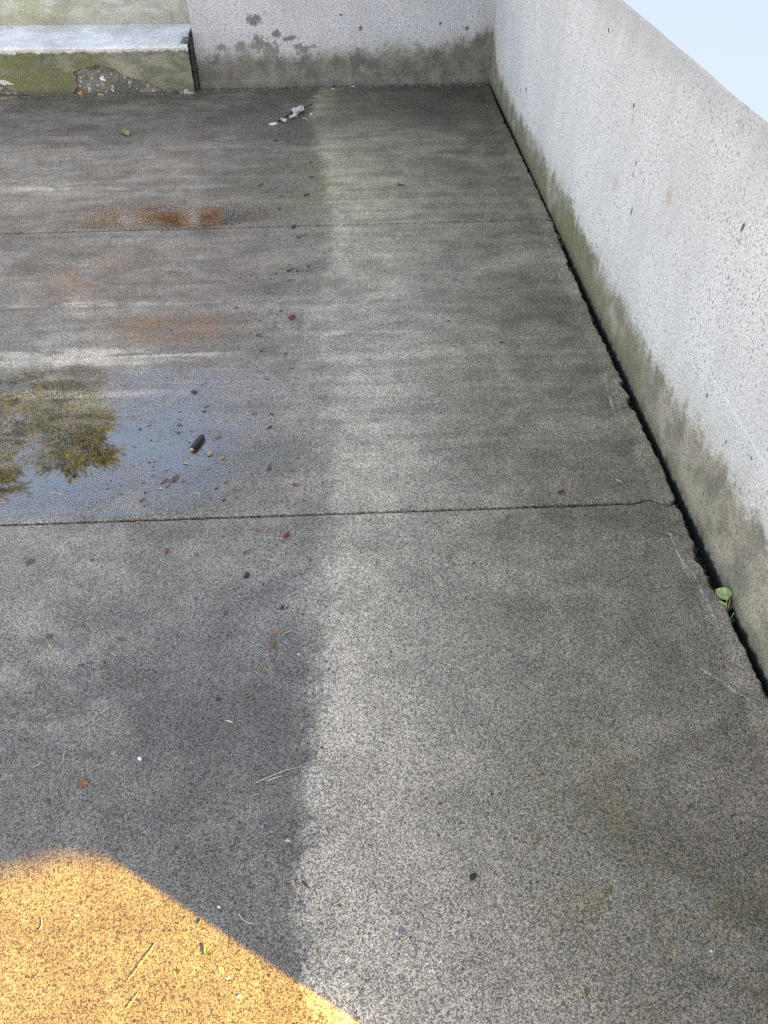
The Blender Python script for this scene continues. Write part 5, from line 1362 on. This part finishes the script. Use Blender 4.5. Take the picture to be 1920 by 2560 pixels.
# silt gathered along the foot of the end walls
hp = Heap()
for k in range(900):
    x = rnd.uniform(-2.6, .93)
    front = 5.772 if x < -1.06 else 5.818
    r = rnd.uniform(.0012, .0042) * (1.4 if rnd.random() < .1 else 1)
    y = front - abs(rnd.gauss(0, .018)) + .004
    mtx = Matrix.Translation((x, y, r * .4)) @ Matrix.Diagonal((r * rnd.uniform(.8, 2), r, r * .7, 1))
    hp.grain(mtx)
tag(obj('silt', hp.mesh('silt'), simple('silt', (.05, .047, .04), (.24, .22, .18), 90, .9, .2)), 'fine silt and grit along the foot of the end walls', kind='stuff')

# fine grit washed along the damp edge
hp = Heap()
for k in range(1500):
    y = rnd.uniform(.3, 5.4)
    x = lerp_pts(DAMP, y) - abs(rnd.gauss(0, .22)) + rnd.gauss(0, .02)
    r = rnd.uniform(.0006, .0018) * (1 + y * .1)
    mtx = Matrix.Translation((x, y, r * .3)) @ Matrix.Rotation(rnd.uniform(0, 3), 4, 'Z') @ Matrix.Diagonal((r * rnd.uniform(1, 2.6), r, r * .7, 1))
    hp.grain(mtx)
tag(obj('grit', hp.mesh('grit'), simple('grit', (.012, .011, .010), (.10, .085, .07), 60, .8, .3)), 'fine dark grit washed along the damp strip', kind='stuff')


# ------------------------------------------------------------------ what the water mirrors: a house and trees behind the walls
def brick_mat():
    mt = new_mat('orange_brick')
    s = NT(mt)
    P = s.gpos()
    X, Y, Z = s.xyz(P)
    b = s.n('ShaderNodeTexBrick')
    s.put(b.inputs['Vector'], s.vec(s.add(X, Y), Z, 0.0))
    b.inputs['Color1'].default_value = (.034, .020, .015, 1)
    b.inputs['Color2'].default_value = (.050, .028, .020, 1)
    b.inputs['Mortar'].default_value = (.08, .065, .055, 1)
    b.inputs['Scale'].default_value = 1
    b.inputs['Brick Width'].default_value = .22
    b.inputs['Row Height'].default_value = .075
    b.inputs['Mortar Size'].default_value = .008
    s.bsdf(b.outputs[0], .85, spec=.2)
    return mt


def plain(name, c, rough=.6, **kw):
    return simple(name, gray(c, .92), gray(c, 1.05), 3, rough, .4, .05, **kw)


M_brick = brick_mat()
M_tile = simple('roof_tile', (.12, .045, .03), (.22, .085, .05), 5, .8, .2)
M_white = plain('white_paint', (.78, .78, .76), .5)
M_frame = plain('brown_frame', (.10, .07, .05), .5)
M_glass = new_mat('window_glass')
_s = NT(M_glass)
_s.bsdf((.75, .80, .85), .03, spec=1.0, Metallic=.9)

HX0, HX1, HY = -8.2, -2.9, 16.0
house = tag(empty('brick_house', (-5.5, HY, .42)), 'orange brick house with red tiled roof mirrored in the wet slab', 'house')


def part(name, bm, m, parent):
    o = obj(name, bm, m, parent)
    o.matrix_parent_inverse = Matrix.Translation(parent.location).inverted()
    return o


part('wall', bx(HX0, HX1, HY, HY + 7, .42, 6.2), M_brick, house)
bm = bmesh.new()
z0, z1 = 6.2, 10.4
v = [bm.verts.new(p) for p in ((HX0 - .3, HY - .4, z0), (HX1 + .3, HY - .4, z0), (HX1 + .3, HY + 7.4, z0), (HX0 - .3, HY + 7.4, z0), (HX0 - .3, HY + 3.5, z1), (HX1 + .3, HY + 3.5, z1))]
for f in ((0, 1, 5, 4), (2, 3, 4, 5), (1, 2, 5), (3, 0, 4), (3, 2, 1, 0)):
    bm.faces.new([v[i] for i in f])
part('roof', bm, M_tile, house)
for (x0, x1, za, zb) in ((-5.75, -5.02, 3.9, 6.1), (-4.97, -4.15, 3.9, 6.1), (-3.65, -3.3, 4.5, 5.6), (-7.3, -6.3, 4.5, 5.7), (-5.2, -4.2, 1.6, 3.0), (-7.3, -6.2, 1.6, 3.0)):
    bm = bmesh.new()
    for q in ((x0 - .04, x0, za - .07, zb + .07), (x1, x1 + .04, za - .07, zb + .07), (x0, x1, zb, zb + .07), (x0, x1, za - .07, za), ((x0 + x1) / 2 - .015, (x0 + x1) / 2 + .015, za, zb)):
        box(bm, q[0], q[1], HY - .05, HY + .02, q[2], q[3])
    w = part('window', bm, M_frame, house)
    bm = bx(x0, x1, HY - .015, HY - .003, za, zb)
    g = obj('pane', bm, M_glass, w)


def foliage_mat(name, a, b):
    mt = new_mat(name)
    s = NT(mt)
    P = s.gpos()
    c = s.mix(s.rng(s.noise(P, 3.5, 4, .65), .35, .65), a, b)
    d = s.n('ShaderNodeBsdfDiffuse')
    s.put(d.inputs[0], c)
    t = s.n('ShaderNodeBsdfTranslucent')
    s.put(t.inputs[0], c)
    m_ = s.n('ShaderNodeMixShader')
    m_.inputs[0].default_value = .3
    s.t.links.new(d.outputs[0], m_.inputs[1])
    s.t.links.new(t.outputs[0], m_.inputs[2])
    s.t.links.new(m_.outputs[0], s.out.inputs[0])
    return mt


M_bark = simple('tree_bark', (.05, .035, .025), (.13, .09, .06), 9, .9, .1)


def pine(name, x, y, base, height, rad, mat, label, seed, tiers=17, expo=.72, clear=.08):
    """a conifer: trunk, drooping limbs, and sprays of narrow needle clumps along each limb"""
    rg = random.Random(seed)
    t = tag(empty(name, (x, y, base)), label, 'tree')
    bm = bmesh.new()
    tube(bm, [(0, 0, -.2), (.04, 0, height * .3), (-.03, .03, height * .65), (0, 0, height * .97)], [rad * .10, rad * .08, rad * .05, .02], 9)
    obj('trunk', bm, M_bark, t)
    bl = bmesh.new()
    fv, ff = [], []
    for k in range(tiers):
        f = clear + (.98 - clear) * k / tiers
        z = height * f
        rr = rad * (1 - f) ** expo * rg.uniform(.75, 1.15) + .15
        for a in range(7):
            an = a / 7 * math.tau + rg.uniform(-.4, .4) + k
            L = rr * rg.uniform(.6, 1.12)
            path = []
            for i in range(5):
                q = i / 4
                path.append((math.cos(an) * L * q, math.sin(an) * L * q, z + L * (.18 * q - .42 * q * q)))
            tube(bl, path, [.035, .028, .02, .013, .006], 5)
            for i in range(13):
                q = rg.uniform(.12, 1.02)
                cx, cy = math.cos(an) * L * q, math.sin(an) * L * q
                cz = z + L * (.18 * q - .42 * q * q)
                for m_ in range(8):
                    d = Vector((math.cos(an) + rg.gauss(0, .8), math.sin(an) + rg.gauss(0, .8), rg.gauss(-.15, .5))).normalized()
                    ln = rg.uniform(.10, .26)
                    sd_ = d.cross(Vector((rg.gauss(0, 1), rg.gauss(0, 1), rg.gauss(0, 1)))).normalized() * rg.uniform(.012, .03)
                    o_ = Vector((cx, cy, cz)) + Vector((rg.gauss(0, .07), rg.gauss(0, .07), rg.gauss(0, .06)))
                    ff.append(tuple(range(len(fv), len(fv) + 4)))
                    fv += [tuple(q_) for q_ in (o_ - sd_ * .4, o_ + d * ln * .55 - sd_, o_ + d * ln, o_ + d * ln * .55 + sd_)]
    me = bpy.data.meshes.new('crown')
    me.from_pydata(fv, [], ff)
    obj('crown', me, mat, t)
    obj('limb', bl, M_bark, t)
    return t


M_pine = foliage_mat('pine_needles', (.060, .092, .022), (.180, .220, .055))
M_dark = foliage_mat('dark_needles', (.02, .035, .012), (.05, .075, .025))
pine('pine_tree', -5.25, 11.2, .42, 7.7, 2.0, M_pine, 'olive conifer mirrored in the puddle', 5, expo=.55, clear=.52, tiers=13)
pine('pine_tree', -7.5, 11.5, .42, 8.6, 2.6, M_pine, 'broader olive conifer left of the mirrored one', 6, tiers=15, expo=.38, clear=.5)
pine('dark_conifer', .2, 18.0, .42, 7.0, 2.2, M_dark, 'dark conifer behind the far wall', 8)

# ------------------------------------------------------------------ unseen house added to shade the yard (behind the camera to the right)
M_wallw = simple('rendered_wall', (.50, .49, .47), (.58, .57, .55), 5, .8, .2)
sh = tag(empty('shade_house', (5, .6, -.02)), 'pale rendered house added unseen to shade the yard', 'house')
AX0, AX1, AY0, AY1, AH = 2.0, 8.0, -.80, 2.2, 4.3
part('wall', bx(AX0, AX1, AY0, AY1, -.02, AH), M_wallw, sh)
bm = bmesh.new()
ym = (AY0 + AY1) / 2
v = [bm.verts.new(p) for p in ((AX0, AY0, AH + .002), (AX1, AY0, AH + .002), (AX1, AY1, AH + .002), (AX0, AY1, AH + .002), (AX0, ym, AH + 1.0), (AX1, ym, AH + 1.0))]
for f in ((0, 1, 5, 4), (2, 3, 4, 5), (1, 2, 5), (3, 0, 4), (3, 2, 1, 0)):
    bm.faces.new([v[i] for i in f])
part('roof', bm, M_tile, sh)
bm = bmesh.new()
PZ = 1.4  # added roof out of view, its edge shaped to bound the sunlit patch
edge_pts = [(2.1, -1.38)]
x = 2.1
while x < 7.8:
    x += .03
    bump_ = .03 * math.exp(-((x - 2.66) / .08) ** 2)
    edge_pts.append((x, -1.378 + bump_ + .008 * n1(x, 17, 3)))
edge_pts += [(7.8, AY0 - .003), (2.1, AY0 - .003)]
lo_ = [bm.verts.new((px, py, PZ)) for px, py in edge_pts]
hi_ = [bm.verts.new((px, py, PZ + .30)) for px, py in edge_pts]
n = len(lo_)
for i in range(n):
    j = (i + 1) % n
    bm.faces.new((lo_[i], lo_[j], hi_[j], hi_[i]))
bm.faces.new(hi_)
bm.faces.new(list(reversed(lo_)))
part('shade_roof', bm, M_tile, sh)
for px in (3.3, 7.6):
    part('post', bx(px, px + .1, -1.33, -1.23, -.02, PZ - .002), M_white, sh)
